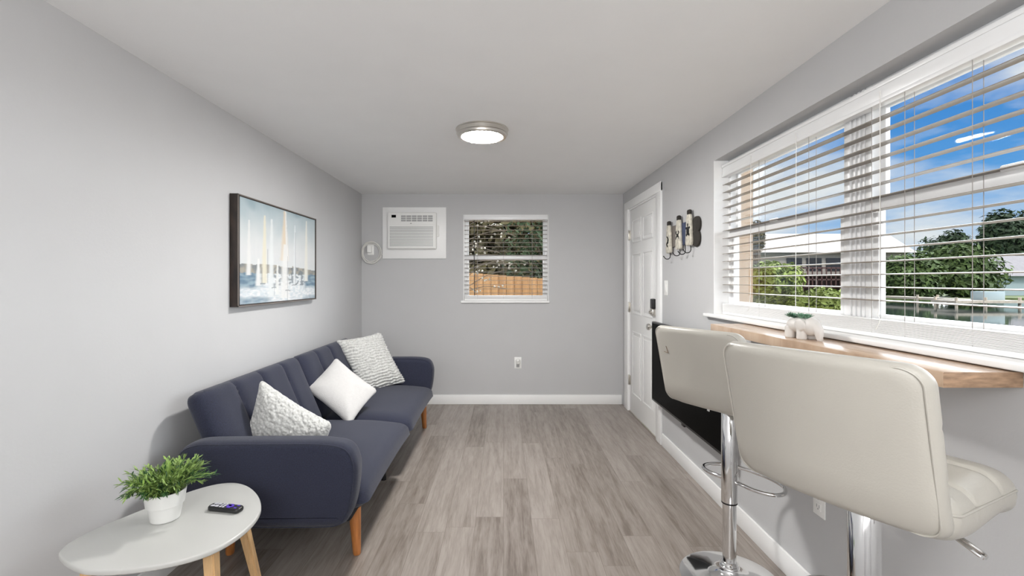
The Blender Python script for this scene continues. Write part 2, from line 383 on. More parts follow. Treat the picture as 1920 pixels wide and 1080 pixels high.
for z in (0.32, 1.06, 1.79):
    b = nb(); lathe(b, [(0.0, -0.052), (0.006, -0.05), (0.008, -0.045), (0.008, 0.045), (0.006, 0.05), (0, 0.052)], 12, (XR - 0.006, DY1 - 0.004, z)); box(b, XR + 0.0, XR + 0.004, DY1 - 0.035, DY1 - 0.004, z - 0.045, z + 0.045)
    h_ = obj('hinge', b, M['nickel'], dr)
b = nb(); lathe(b, [(0.0, 0), (0.032, 0), (0.032, 0.006), (0.013, 0.010), (0.011, 0.032), (0.024, 0.040), (0.029, 0.052), (0.026, 0.064), (0.014, 0.070), (0, 0.071)], 28, (0, 0, 0), 'X')
xform(b, Matrix.Translation((XR + 0.004, DY0 + 0.07, 0.935)) @ Matrix.Scale(-1, 4, (1, 0, 0))); obj('door_knob', b, M['nickel'], dr)
b = nb(); box(b, XR - 0.026, XR + 0.004, DY0 + 0.036, DY0 + 0.106, 1.09, 1.175, 0.008, 3); dl = obj('keypad_deadbolt', b, M['black'], dr)
b = nb(); box(b, XR - 0.029, XR + 0.004, DY0 + 0.038, DY0 + 0.104, 1.03, 1.09, 0.008, 3); lathe(b, [(0, 0), (0.012, 0), (0.012, 0.018), (0, 0.018)], 16, (XR - 0.045, DY0 + 0.07, 1.06), 'X'); obj('turn_plate', b, M['nickel'], dl)
# ------------------------------------------------------------------ windows and blinds
def frame_rect(b, x0, x1, y0, y1, z0, z1, w, bev=0.003):
    box(b, x0, x1, y0, y0 + w, z0, z1, bev); box(b, x0, x1, y1 - w, y1, z0, z1, bev)
    box(b, x0, x1, y0 + w, y1 - w, z0, z0 + w, bev); box(b, x0, x1, y0 + w, y1 - w, z1 - w, z1, bev)
def cord(b, x, y, z0, z1, r=0.0011): tube(b, [(x, y, z0), (x, y, z1)], r, 6)
w1 = thing('window_1', 'wide double window with white vinyl frames in the right wall', 'window', (XR, (WY0 + WY1) / 2, 1.107), kind='structure')
b = nb(); FX0, FX1 = 1.372, 1.405
box(b, XR + 0.001, FX1 - 0.001, WY1 - 0.006, WY1 + 0.001, 1.125, WZ1); box(b, XR + 0.001, FX1 - 0.001, WY0 - 0.001, WY0 + 0.006, 1.125, WZ1)
obj('reveal', b, M['white'], w1)
MU0, MU1 = 1.735, 1.905     # the mullion between the two units
for (y0, y1) in ((MU1 - 0.045, WY1 - 0.004), (WY0 + 0.004, MU0 + 0.045)):
    b = nb()
    box(b, FX0, FX1 + 0.02, y0, y0 + 0.032, 1.125, WZ1, 0.003); box(b, FX0, FX1 + 0.02, y1 - 0.032, y1, 1.125, WZ1, 0.003)
    box(b, FX0, FX1 + 0.02, y0 + 0.03, y1 - 0.03, 1.125, 1.165, 0.003); box(b, FX0, FX1 + 0.02, y0 + 0.03, y1 - 0.03, 1.99, WZ1, 0.003)
    fr = obj('window_frame', b, M['vinyl'], w1)
    b = nb(); s0, s1 = y0 + 0.03, y1 - 0.03    # lower sash
    box(b, FX0 + 0.004, FX0 + 0.03, s0, s0 + 0.028, 1.165, 1.635, 0.004); box(b, FX0 + 0.004, FX0 + 0.03, s1 - 0.028, s1, 1.165, 1.635, 0.004)
    box(b, FX0 + 0.004, FX0 + 0.03, s0 + 0.025, s1 - 0.025, 1.16, 1.206, 0.004); box(b, FX0 - 0.006, FX0 + 0.03, s0, s1, 1.588, 1.635, 0.004)
    sh = obj('lower_sash', b, M['vinyl'], w1)
    b = nb(); box(b, FX0 + 0.016, FX0 + 0.019, s0 + 0.02, s1 - 0.02, 1.2, 1.60); obj('pane', b, M['glass'], sh)
    b = nb()
    box(b, FX0 + 0.032, FX0 + 0.05, s0, s0 + 0.026, 1.61, 1.99, 0.003); box(b, FX0 + 0.032, FX0 + 0.05, s1 - 0.026, s1, 1.61, 1.99, 0.003)
    box(b, FX0 + 0.032, FX0 + 0.05, s0 + 0.02, s1 - 0.02, 1.965, 1.995, 0.003); box(b, FX0 + 0.032, FX0 + 0.05, s0 + 0.02, s1 - 0.02, 1.60, 1.64, 0.003)
    sh = obj('upper_sash', b, M['vinyl'], w1)
    b = nb(); box(b, FX0 + 0.040, FX0 + 0.043, s0 + 0.02, s1 - 0.02, 1.63, 1.975); obj('pane', b, M['glass'], sh)
    b = nb(); box(b, FX0 - 0.018, FX0 - 0.004, (s0 + s1) / 2 - 0.03, (s0 + s1) / 2 + 0.03, 1.625, 1.643, 0.004); obj('sash_lock', b, M['vinyl'], w1)
b = nb(); box(b, FX0 + 0.008, FX1 + 0.02, MU0 + 0.043, MU1 - 0.043, 1.125, WZ1); 
for k in range(3): box(b, FX0 + 0.002, FX0 + 0.01, MU0 + 0.052 + k * 0.024, MU0 + 0.066 + k * 0.024, 1.125, WZ1, 0.002)
obj('mullion', b, M['vinyl'], w1)
b = nb(); box(b, 1.255, FX0 + 0.002, WY0 - 0.07, WY1 + 0.085, 1.107, 1.126, 0.004, 3); obj('window_sill', b, M['white'], w1)
# the venetian blind
def horiz_blind(name, label, along, a0, a1, c0, c1, ztop, zbot, zslat0, gap, nst, cords, rail_h=0.042, tilt=0.0, nslat=None, slatw=0.05, wand=None, group=None):
    """along: axis of the slats ('Y' or 'X'); c0 / c1: room side and glass side"""
    def bb(b, p0, p1, q0, q1, z0, z1, bev=0, seg=2):
        lo, hi = min(q0, q1), max(q0, q1)
        if along == 'Y': box(b, lo, hi, p0, p1, z0, z1, bev, seg)
        else: box(b, p0, p1, lo, hi, z0, z1, bev, seg)
    mid = (c0 + c1) / 2; sgn = 1 if c1 > c0 else -1
    loc = (mid, (a0 + a1) / 2, zbot) if along == 'Y' else ((a0 + a1) / 2, mid, zbot)
    t = thing(name, label, 'blind', loc, group=group)
    b = nb(); bb(b, a0, a1, c0, c1, ztop - rail_h, ztop, 0.003)
    bb(b, a0, a1, c0 - sgn * 0.004, c0, ztop - rail_h * 0.22, ztop, 0.0015); bb(b, a0, a1, c0 - sgn * 0.003, c0, ztop - rail_h, ztop - rail_h * 0.80, 0.0012)
    obj('headrail', b, M['vinyl'], t)
    b = nb(); z = zslat0; 
    while z > zbot + 0.018 + nst * 0.0034 + gap * 0.6:
        th = 0.0024; n = 4; vs = []
        for i in range(n + 1):
            f = i / n; q = c0 + (c1 - c0) * f; dz = 0.0022 * (1 - (2 * f - 1) ** 2) + tilt * (f - 0.5)
            for a in (a0 + 0.004, a1 - 0.004):
                for s in (0, th):
                    vs.append(b.verts.new((q, a, z + dz + s) if along == 'Y' else (a, q, z + dz + s)))
        for i in range(n):
            k = i * 4; A = vs[k:k + 4]; B = vs[k + 4:k + 8]
            b.faces.new((A[0], A[2], B[2], B[0])); b.faces.new((A[1], B[1], B[3], A[3])); b.faces.new((A[0], B[0], B[1], A[1])); b.faces.new((A[2], A[3], B[3], B[2]))
        b.faces.new((vs[0], vs[1], vs[3], vs[2])); b.faces.new((vs[-4], vs[-2], vs[-1], vs[-3]))
        z -= gap
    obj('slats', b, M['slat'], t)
    if nst:
        b = nb()
        for k in range(nst):
            z0 = zbot + 0.018 + k * 0.0034; jx = random.uniform(-0.0015, 0.0015)
            bb(b, a0 + 0.004, a1 - 0.004, c0 + jx, c1 + jx, z0, z0 + 0.0025)
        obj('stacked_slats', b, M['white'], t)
    b = nb(); bb(b, a0 + 0.003, a1 - 0.003, c0, c1, zbot, zbot + 0.017, 0.004, 3); obj('bottom_rail', b, M['white'], t)
    for a in cords:
        b = nb()
        for q in (c0 + sgn * 0.002, c1 - sgn * 0.002):
            if along == 'Y': cord(b, q, a, zbot + 0.015, ztop - rail_h + 0.004)
            else: cord(b, a, q, zbot + 0.015, ztop - rail_h + 0.004)
        obj('ladder_cord', b, M['cord_dark'], t)
    return t
bl = horiz_blind('window_blind', 'white wooden slat blind hanging open in the wide window of the right wall', 'Y', WY0 + 0.012, WY1 - 0.012, 1.332, 1.368, 2.030, 1.127, 1.908, 0.0465, 14,
                 (0.95, 1.335, 1.56, 1.70, 2.05, 2.45), wand=None, rail_h=0.073)
for (y, z1_, sw) in ((2.52, 1.20, 0.02), (2.13, 1.17, -0.02), (1.655, 1.19, 0.015), (1.155, 1.16, 0.02)):
    b = nb(); tube(b, smooth_pts([(1.328, y, 2.0), (1.3275, y, 1.6), (1.327, y + 0.002, z1_ + 0.07), (1.324, y + sw * 0.3, z1_ + 0.02), (1.32, y - sw * 0.6, z1_), (1.318, y + sw * 0.5, z1_ - 0.035)], 6), 0.0014, 6)
    obj('lift_cord', b, M['cord_white'], bl)
w2 = thing('window_2', 'small white single hung window in the back wall', 'window', ((BX0 + BX1) / 2, YB, 1.09), kind='structure')
b = nb(); GY = YB + 0.045
box(b, BX0 - 0.001, BX0 + 0.006, YB + 0.001, GY, BZ0, BZ1); box(b, BX1 - 0.006, BX1 + 0.001, YB + 0.001, GY, BZ0, BZ1); box(b, BX0, BX1, YB + 0.001, GY, BZ1 - 0.006, BZ1 + 0.001)
obj('reveal', b, M['white'], w2)
b = nb()
def fr_xz(b, x0, x1, z0, z1, w, y0, y1):
    box(b, x0, x0 + w, y0, y1, z0, z1, 0.003); box(b, x1 - w, x1, y0, y1, z0, z1, 0.003); box(b, x0 + w * .9, x1 - w * .9, y0, y1, z0, z0 + w, 0.003); box(b, x0 + w * .9, x1 - w * .9, y0, y1, z1 - w, z1, 0.003)
fr_xz(b, BX0 + 0.004, BX1 - 0.004, BZ0 + 0.01, BZ1 - 0.004, 0.03, GY, GY + 0.06); obj('window_frame', b, M['vinyl'], w2)
b = nb(); fr_xz(b, BX0 + 0.028, BX1 - 0.028, 1.14, 1.604, 0.03, GY - 0.004, GY + 0.022); box(b, BX0 + 0.02, BX1 - 0.02, GY - 0.012, GY + 0.02, 1.552, 1.604, 0.004); sh = obj('lower_sash', b, M['vinyl'], w2)
b = nb(); box(b, BX0 + 0.05, BX1 - 0.05, GY + 0.008, GY + 0.011, 1.165, 1.58); obj('pane', b, M['glass'], sh)
b = nb(); fr_xz(b, BX0 + 0.03, BX1 - 0.03, 1.57, 2.01, 0.024, GY + 0.024, GY + 0.045); sh = obj('upper_sash', b, M['vinyl'], w2)
b = nb(); box(b, BX0 + 0.05, BX1 - 0.05, GY + 0.034, GY + 0.037, 1.59, 1.99); obj('pane', b, M['glass'], sh)
b = nb(); box(b, BX0 - 0.025, BX1 + 0.01, YB - 0.022, GY + 0.002, 1.090, 1.113, 0.004, 3); obj('window_sill', b, M['white'], w2)
bl2 = horiz_blind('window_blind', 'small white slat blind hanging open in the back wall window', 'X', BX0 + 0.008, BX1 - 0.008, YB + 0.004, YB + 0.040, 2.034, 1.114, 1.965, 0.0455, 9, (-0.28, 0.0, 0.31), rail_h=0.05)
b = nb(); tube(b, [(-0.315, YB - 0.002, 1.98), (-0.315, YB - 0.003, 1.6), (-0.313, YB - 0.003, 1.17)], 0.0035, 8); obj('tilt_wand', b, M['iron'], bl2)
# ------------------------------------------------------------------ countertop bar under the window
b = nb(); box(b, 1.085, XR - 0.001, 1.158, 2.46, 1.065, 1.104, 0.002, 2)
for f in b.faces:
    if abs(f.normal.y) > 0.9: f.material_index = 1
ct = solo('bar_counter', b, [M['counter'], M['counter_end']], 'narrow light oak bar counter fixed to the wall under the wide window', 'counter')
for y in (1.45, 2.15):
    b = nb(); box(b, 1.13, XR - 0.001, y - 0.015, y + 0.015, 1.058, 1.064); box(b, XR - 0.007, XR - 0.001, y - 0.015, y + 0.015, 0.93, 1.06); 
    o = obj('bracket', b, M['white'], ct)
# ------------------------------------------------------------------ ceiling lamp
LX, LY = -0.131, 2.89
cl = thing('ceiling_light', 'round brushed nickel flush ceiling light with glowing white diffuser', 'ceiling light', (LX, LY, H))
b = nb(); lathe(b, [(0.150, 0), (0.162, -0.001), (0.163, -0.006), (0.158, -0.009), (0.158, -0.030), (0.152, -0.033), (0.152, -0.037), (0.150, -0.046), (0.141, -0.050), (0.129, -0.050), (0.126, -0.046), (0.126, -0.010), (0.10, -0.004)], 72, (LX, LY, H)); obj('rim', b, M['nickel'], cl)
b = nb(); lathe(b, [(0.1255, -0.030), (0.1255, -0.047), (0.118, -0.052), (0.09, -0.057), (0.05, -0.060), (0, -0.061)], 64, (LX, LY, H)); obj('diffuser', b, M['diffuser'], cl)
# ------------------------------------------------------------------ air conditioner in its white panel
ac = thing('air_conditioner', 'white through-the-wall air conditioner in a white panel high on the back wall', 'air conditioner', (-0.955, YB, 1.565))
b = nb(); Y0 = YB - 0.018; box(b, -1.297, -0.614, Y0, YB - 0.0005, 1.565, 2.116, 0.003); obj('mounting_panel', b, M['white'], ac)
b = nb(); box(b, -1.232, -0.712, Y0 - 0.055, Y0, 1.665, 2.055, 0.012, 3); obj('housing', b, M['plastic'], ac)
YF = Y0 - 0.055
b = nb(); box(b, -1.225, -0.72, YF - 0.008, YF, 1.672, 1.925, 0.006, 3); gr = obj('intake_grille', b, M['plastic'], ac)
b = nb()
for k in range(13): box(b, -1.205, -0.745, YF - 0.0095, YF - 0.006, 1.695 + k * 0.0165, 1.702 + k * 0.0165)
obj('grille_slots', b, M['plastic_grey'], gr)
b = nb()
for r_ in range(3):
    for c_ in range(6): box(b, -1.085 + c_ * 0.057, -1.036 + c_ * 0.057, YF - 0.003, YF + 0.001, 1.957 + r_ * 0.023, 1.974 + r_ * 0.023)
obj('outlet_louvre', b, M['plastic_grey'], ac)
b = nb(); box(b, -1.187, -1.140, YF - 0.003, YF + 0.001, 1.998, 2.026, 0.001); obj('display', b, M['screen'], ac)
b = nb(); box(b, -0.99, -0.972, YF - 0.003, YF + 0.001, 1.931, 1.939, 0.001); obj('badge', b, M['plastic_grey'], ac)
b = nb(); box(b, -0.712, -0.690, Y0 - 0.03, Y0 - 0.0, 1.80, 1.92, 0.005); obj('side_latch', b, M['plastic'], ac)
# coiled cord on its outlet left of the unit
pc = thing('coiled_power_cord', 'white power cord coiled around a wall outlet in the back left corner', 'power cord', (-1.43, YB - 0.02, 1.55))
b = nb(); box(b, -1.462, -1.392, YB - 0.008, YB - 0.0005, 1.605, 1.72, 0.003); obj('outlet_plate', b, M['plastic'], pc)
b = nb(); box(b, -1.455, -1.41, YB - 0.05, YB - 0.008, 1.63, 1.705, 0.008, 3); obj('plug', b, M['plastic'], pc)
b = nb()
pts = []
for k in range(100):
    a = k / 100 * 2 * PI * 3.4 + 2; rr = 0.098 + 0.010 * math.sin(a * 0.37) + 0.004 * (k % 3) * 0.3
    pts.append((-1.415 + rr * math.cos(a) * (1.0 if math.cos(a) > 0 else 0.93), YB - 0.018 - 0.014 * abs(math.sin(k * 0.05)), 1.630 + rr * 1.08 * math.sin(a)))
pts += [(-1.33, YB - 0.014, 1.56), (-1.31, YB - 0.012, 1.60), (-1.299, YB - 0.022, 1.61)]
tube(b, smooth_pts(pts, 2), 0.0048, 8); obj('cord', b, M['cord_white'], pc)
# ------------------------------------------------------------------ outlets and switch
def plate_on_right(name, label, cat, y, z, w=0.072, h=0.118):
    t = thing(name, label, cat, (XR, y, z - h / 2))
    b = nb(); box(b, XR - 0.006, XR - 0.0003, y - w / 2, y + w / 2, z - h / 2, z + h / 2, 0.0025); obj('cover_plate', b, M['plastic'], t); return t
t = plate_on_right('light_switch', 'white rocker light switch beside the entry door', 'light switch', 3.70, 1.272)
b = nb(); box(b, XR - 0.010, XR - 0.006, 3.70 - 0.017, 3.70 + 0.017, 1.239, 1.305, 0.002); obj('rocker', b, M['plastic'], t)
t = plate_on_right('wall_outlet', 'white double outlet low on the right wall below the bar counter', 'outlet', 1.905, 0.433)
for z in (0.413, 0.453):
    b = nb(); box(b, XR - 0.0085, XR - 0.006, 1.905 - 0.016, 1.905 + 0.016, z - 0.016, z + 0.016, 0.003); s_ = obj('socket', b, M['plastic'], t)
    b = nb(); box(b, XR - 0.0092, XR - 0.0084, 1.905 - 0.009, 1.905 - 0.006, z - 0.004, z + 0.008); box(b, XR - 0.0092, XR - 0.0084, 1.905 + 0.006, 1.905 + 0.009, z - 0.004, z + 0.008); box(b, XR - 0.0092, XR - 0.0084, 1.902, 1.908, z - 0.012, z - 0.007); obj('slots', b, M['plastic_grey'], s_)
t = thing('wall_outlet', 'white outlet low on the back wall with a plug-in night light', 'outlet', (0.155, YB, 0.385))
b = nb(); box(b, 0.117, 0.193, YB - 0.006, YB - 0.0003, 0.385, 0.507, 0.0025); obj('cover_plate', b, M['plastic'], t)
b = nb(); box(b, 0.139, 0.171, YB - 0.0085, YB - 0.006, 0.398, 0.43, 0.003); obj('socket', b, M['plastic_grey'], t)
t = thing('night_light', 'small rounded white night light plugged into the back wall outlet', 'night light', (0.155, YB - 0.0075, 0.425))
b = nb(); slab(b, rrect(0.05, 0.062, 0.022, 6), 0, 0.028, 0.010, lambda u, v, w: Vector((0.155 + u, YB - 0.0075 - w, 0.462 + v))); obj('body', b, M['pot'], t)
b = nb(); ellipsoid(b, (0.155, YB - 0.036, 0.470), (0.014, 0.008, 0.014)); obj('lens', b, M['plastic'], t)
# ------------------------------------------------------------------ framed sailboat painting on the left wall
PY0, PY1, PZ0, PZ1 = 2.613, 3.708, 1.182, 1.816; PX = XL + 0.047
pt = thing('framed_painting', 'framed painting of white sailboats on blue water hung on the left wall', 'painting', (XL, (PY0 + PY1) / 2, PZ0))
b = nb(); FW = 0.020
box(b, XL + 0.001, PX, PY0, PY0 + FW, PZ0, PZ1, 0.001, mi=0); box(b, XL + 0.001, PX, PY1 - FW, PY1, PZ0, PZ1, 0.001); box(b, XL + 0.001, PX, PY0 + FW, PY1 - FW, PZ0, PZ0 + FW * .6, 0.001); box(b, XL + 0.001, PX, PY0 + FW, PY1 - FW, PZ1 - FW * .6, PZ1, 0.001)
obj('frame', b, M['dark_frame'], pt)
b = nb()
fx = PX + 0.0005
for (a, c, d, e_) in ((PY0, PY0 + 0.008, PZ0, PZ1), (PY1 - 0.008, PY1, PZ0, PZ1), (PY0, PY1, PZ0, PZ0 + 0.006), (PY0, PY1, PZ1 - 0.006, PZ1)): box(b, PX - 0.002, fx, a, c, d, e_)
obj('frame_lip', b, M['silver_edge'], pt)
def s2l(c): return tuple((x / 255 / 12.92) if x / 255 < 0.04045 else ((x / 255 + 0.055) / 1.055) ** 2.4 for x in c)
def painted(name, nx, ny, fn, pos, m, parent):
    """a flat artwork: a grid whose colour attribute holds the paint"""
    vs = [pos(i / nx, j / ny) for j in range(ny + 1) for i in range(nx + 1)]
    fs = [(j * (nx + 1) + i, j * (nx + 1) + i + 1, (j + 1) * (nx + 1) + i + 1, (j + 1) * (nx + 1) + i) for j in range(ny) for i in range(nx)]
    off = Vector(parent.location) + (Vector(parent.parent.location) if parent.parent else Vector())
    me = bpy.data.meshes.new(name); me.from_pydata([Vector(v) - off for v in vs], [], fs)
    at = me.color_attributes.new('Col', 'FLOAT_COLOR', 'POINT')
    for j in range(ny + 1):
        for i in range(nx + 1):
            at.data[j * (nx + 1) + i].color = tuple(fn(i / nx, j / ny)) + (1,)
    me.materials.append(m); o = bpy.data.objects.new(name, me); COL.objects.link(o); o.parent = parent; return o
def mixc(a, b, t): t = max(0, min(1, t)); return tuple(x + (y - x) * t for x, y in zip(a, b))
def sstep(a, b, x): t = max(0, min(1, (x - a) / (b - a))); return t * t * (3 - 2 * t)
def nz(u, v, s, o=0): return noise.noise(Vector((u * s, v * s, o)))
def paint(u, v):
    # u: near end to far end, v: bottom to top
    sky = mixc(s2l((214, 218, 218)), s2l((176, 192, 198)), sstep(0.55, 1.0, v + 0.10 * nz(u * 1.5, v, 6)))
    sky = mixc(sky, s2l((140, 162, 172)), 0.85 * sstep(0.92, 1.03, v + 0.14 * nz(u * 1.3, v, 5, 3)))
    c = mixc(sky, s2l((224, 222, 224)), 0.7 * sstep(0.12, -0.25, abs(v - 0.50) - 0.1))
    hill = 0.37 + 0.02 * math.sin(u * 5 + 0.2) + 0.012 * nz(u, 0, 9) + (0.02 if u > 0.62 else 0) * (1 - sstep(0.75, 1, u))
    if 0.28 < v < hill: c = mixc(s2l((160, 154, 140)), s2l((120, 126, 128)), sstep(-0.3, 0.5, nz(u * 2, v * 3, 7, 5)))
    foam = 1.0
    if v < 0.30 + 0.008 * nz(u, 1, 20):
        water = mixc(s2l((92, 122, 144)), s2l((138, 162, 176)), sstep(-0.4, 0.4, nz(u * 1.5, v * 5, 8, 2)))
        blue = max(sstep(0.30, 0.16, u) * sstep(0.13, 0.19, v), sstep(0.76, 0.86, u) * sstep(0.12, 0.18, v), 0.75 * sstep(0.42, 0.22, u) * sstep(0.09, 0.05, v), 0.5 * sstep(0.72, 0.85, u) * sstep(0.07, 0.03, v))
        foam = 1 - max(0, min(1, blue + 0.22 * nz(u * 2, v * 4, 9, 9) + 0.08))
        c = mixc(water, mixc(s2l((214, 222, 226)), s2l((238, 238, 238)), sstep(-0.2, 0.3, nz(u * 3, v * 8, 9, 1))), foam)
    if 0.17 < v < 0.37 and 0.34 < u < 0.80: c = mixc(c, s2l((104, 114, 122)), 0.8 * sstep(0.0, 0.35, nz(u * 4, v * 5, 7, 4) + 0.15))
    # sails: position, top, half width at the foot, tint, foot height
    for (x, top, w, col, base) in ((0.10, 0.80, 0.026, (228, 228, 226), 0.28), (0.20, 0.44, 0.034, (232, 232, 230), 0.18), (0.265, 0.88, 0.036, (228, 222, 200), 0.20), (0.345, 0.86, 0.040, (226, 230, 230), 0.06), (0.42, 0.40, 0.03, (232, 233, 230), 0.08),
                                   (0.515, 0.985, 0.055, (226, 208, 182), 0.44), (0.515, 0.62, 0.070, (232, 232, 230), 0.04), (0.655, 0.86, 0.022, (226, 230, 232), 0.15), (0.835, 0.95, 0.034, (232, 230, 220), 0.22)):
        if base < v < top:
            ww = w * (1 - 0.70 * (v - base) / (top - base)) + 0.004 * nz(u, v, 30, x)
            d = abs(u - x - 0.01 * (v - base))
            c = mixc(c, s2l(col), 0.92 * sstep(ww * 1.45, ww * 0.3, d))
            if col[2] < 190: c = mixc(c, s2l((232, 232, 230)), 0.9 * sstep(ww * 0.25, ww * 0.5, u - x) * (d < ww))
    for (x, t0, t1) in ((0.305, 0.20, 0.55), (0.558, 0.14, 0.50), (0.668, 0.17, 0.78), (0.555, 0.0, 0.12), (0.385, 0.08, 0.2), (0.24, 0.2, 0.36), (0.83, 0.10, 0.18)):
        if t0 < v < t1: c = mixc(c, s2l((120, 122, 126)), 0.6 * sstep(0.004, 0.0015, abs(u - x)))
    for (x, y0, hw) in ((0.38, 0.155, 0.03), (0.56, 0.12, 0.035), (0.25, 0.20, 0.03), (0.66, 0.18, 0.03), (0.83, 0.21, 0.03)):
        c = mixc(c, s2l((96, 104, 112)), 0.7 * sstep(0.008, 0.003, abs(v - y0 - 0.01 * nz(u, 0, 30, x))) * (abs(u - x) < hw))
    c = tuple(q * 0.86 for q in c)
    return mixc(c, (0.50, 0.53, 0.55), 0.06 + 0.10 * nz(u * 3, v, 14, 7))
painted('canvas', 260, 160, paint, lambda u, v: (PX - 0.003, PY0 + 0.008 + u * (PY1 - PY0 - 0.016), PZ0 + 0.006 + v * (PZ1 - PZ0 - 0.012)), vcol_mat('painted_canvas', 0.5), pt)
# ------------------------------------------------------------------ sofa
so_ = thing('sofa', 'navy blue fabric futon sofa with tufted back and orange wooden legs', 'sofa', (-1.05, 3.14, 0))
SY0, SYM, SY1 = 2.115, 3.135, 4.155
for (y0, y1) in ((SY0, SYM - 0.004), (SYM + 0.004, SY1)):
    b = nb(); cy = (y0 + y1) / 2; hw = (y1 - y0) / 2
    def f(u, v, w, s, cy=cy):
        x = -0.925 + u; z = 0.345 + w
        z += 0.016 * (1 - (v / 0.51) ** 2) * (1 if s > 0 else 0.1) - 0.02 * max(0, (u + 0.05) / 0.3) ** 2 * (1 if s > 0 else 0)
        x -= 0.03 * max(0, -(w) / 0.08) * (1 if u > 0.1 else 0)
        z += 0.0015 * noise.noise(Vector((u * 5, (v + cy) * 5, 0)))
        return Vector((x, cy + v, z))
    cushion(b, 0.62, y1 - y0, 0.155, 0.05, 0.085, 34, 2.6, f, 44); obj('seat_cushion', b, M['sofa'], so_)
    # backrest with vertical channels
    b = nb(); lean = math.radians(23); nch = 4
    def g(u, v, w, s, cy=cy, hw=hw):
        # u along the length, v up the back, w out to the front
        if s > 0:
            ph = ((u + hw) / (2 * hw)) * nch; k = abs(ph - round(ph)) / nch * 2 * hw
            inner = 1 if 0.3 < round(ph) < nch - 0.3 else 0
            fade = sstep(-0.235, -0.16, v) * sstep(0.245, 0.19, v)
            w -= inner * 0.013 * math.exp(-(k / 0.009) ** 2) * (0.35 + 0.65 * fade) + inner * 0.008 * math.exp(-(k / 0.03) ** 2)
        x = -1.245 + w * math.cos(lean) - (v + 0.2) * math.sin(lean); z = 0.60 + v * math.cos(lean) + w * math.sin(lean)
        return Vector((x, cy + u, z))
    cushion(b, y1 - y0, 0.47, 0.135, 0.045, 0.06, 110, 2.4, g, 34)
    bo = obj('backrest', b, M['sofa'], so_)
# frame under the seats
b = nb(); box(b, -1.36, -0.70, SY0 + 0.03, SY1 - 0.03, 0.225, 0.30, 0.012, 3); obj('seat_frame', b, M['sofa_dark'], so_)
b = nb(); box(b, -1.39, -1.33, SY0 + 0.02, SY1 - 0.02, 0.22, 0.52, 0.01); obj('rear_frame', b, M['sofa_dark'], so_)
def arm_outline():
    raw = [(-1.395, 0.32), (-1.41, 0.42), (-1.405, 0.52), (-1.385, 0.60), (-1.32, 0.636), (-1.2, 0.642), (-0.95, 0.644), (-0.76, 0.642), (-0.665, 0.620), (-0.628, 0.555), (-0.626, 0.48), (-0.640, 0.38), (-0.662, 0.315), (-0.69, 0.284), (-0.76, 0.272), (-1.0, 0.270), (-1.3, 0.27), (-1.37, 0.28)]
    return [(p.x, p.y) for p in smooth_pts([(a, c, 0) for a, c in raw], 5, True)]
for (y0, y1) in ((1.985, 2.11), (4.16, 4.285)):
    b = nb(); slab(b, arm_outline(), y0, y1, 0.045, lambda u, v, w: Vector((u, w, v)), 7); a_ = obj('armrest', b, M['sofa'], so_, ang=60)
    b = nb(); ol = arm_outline(); yy = y0 + 0.022 if y0 < 3 else y0 + 0.02
    for yy in (y0 + 0.010, y1 - 0.010):
        n_ = len(ol); tube(b, [((u + 1.05) * 0.973 - 1.05, yy, (v - 0.45) * 0.945 + 0.45) for u, v in ol], 0.0022, 6, True)
    obj('piping', b, M['sofa'], a_)
for (x, y) in ((-0.725, 2.285), (-0.725, 4.235), (-1.32, 2.285), (-1.32, 4.235)):
    b = nb(); sx = 0.012 if x > -1 else -0.012; sy = 0 
    tube(b, [(x + sx, y, 0.0), (x + sx, y, 0.006), (x + sx * .8, y, 0.05), (x, y, 0.23)], [0.017, 0.0195, 0.021, 0.031], 20)
    obj('leg', b, M['orange_wood'], so_)
b = nb(); tube(b, [(-0.80, 3.135, 0), (-0.80, 3.135, 0.21)], 0.018, 14); obj('leg', b, M['black'], so_)
# ------------------------------------------------------------------ throw pillows
def pillow(name, label, c, rot, w, h, t, m, style, group=None, n=110):
    b = nb()
    def f(u, v, ww, s):
        a, q = u / (w / 2), v / (h / 2)
        u *= 1 - 0.07 * (1 - q * q) * abs(a) ; v *= 1 - 0.07 * (1 - a * a) * abs(q)
        if style == 'fluffy':
            d = 0.007 * noise.noise(Vector((u * 55, v * 55, s * 3))) + 0.005 * noise.noise(Vector((u * 110, v * 110, s * 5)))
            ww += d * (1 if s > 0 else -1)
        elif style == 'ribbed':
            d = 0.007 * math.sin(v * 260 + 5 * noise.noise(Vector((u * 22, v * 9, 1)))) + 0.006 * noise.noise(Vector((u * 60, v * 60, 2)))
            ww += d * (1 if s > 0 else -1)
        else:
            ww += 0.003 * noise.noise(Vector((u * 14, v * 14, s)))
        return Vector((u, v, ww))
    cushion(b, w, h, t, 0.03, min(w, h) * 0.42, n, 1.75, f)
    o = obj(name, b, m, ang=180)
    o.rotation_mode = 'QUATERNION'
    X = Vector(rot[0]).normalized(); Y = Vector(rot[1]).normalized(); Z = X.cross(Y).normalized()
    mt = Matrix((X, Y, Z)).transposed().to_4x4()
    o.data.transform(mt); o.location = c
    return tag(o, label, 'pillow', group)
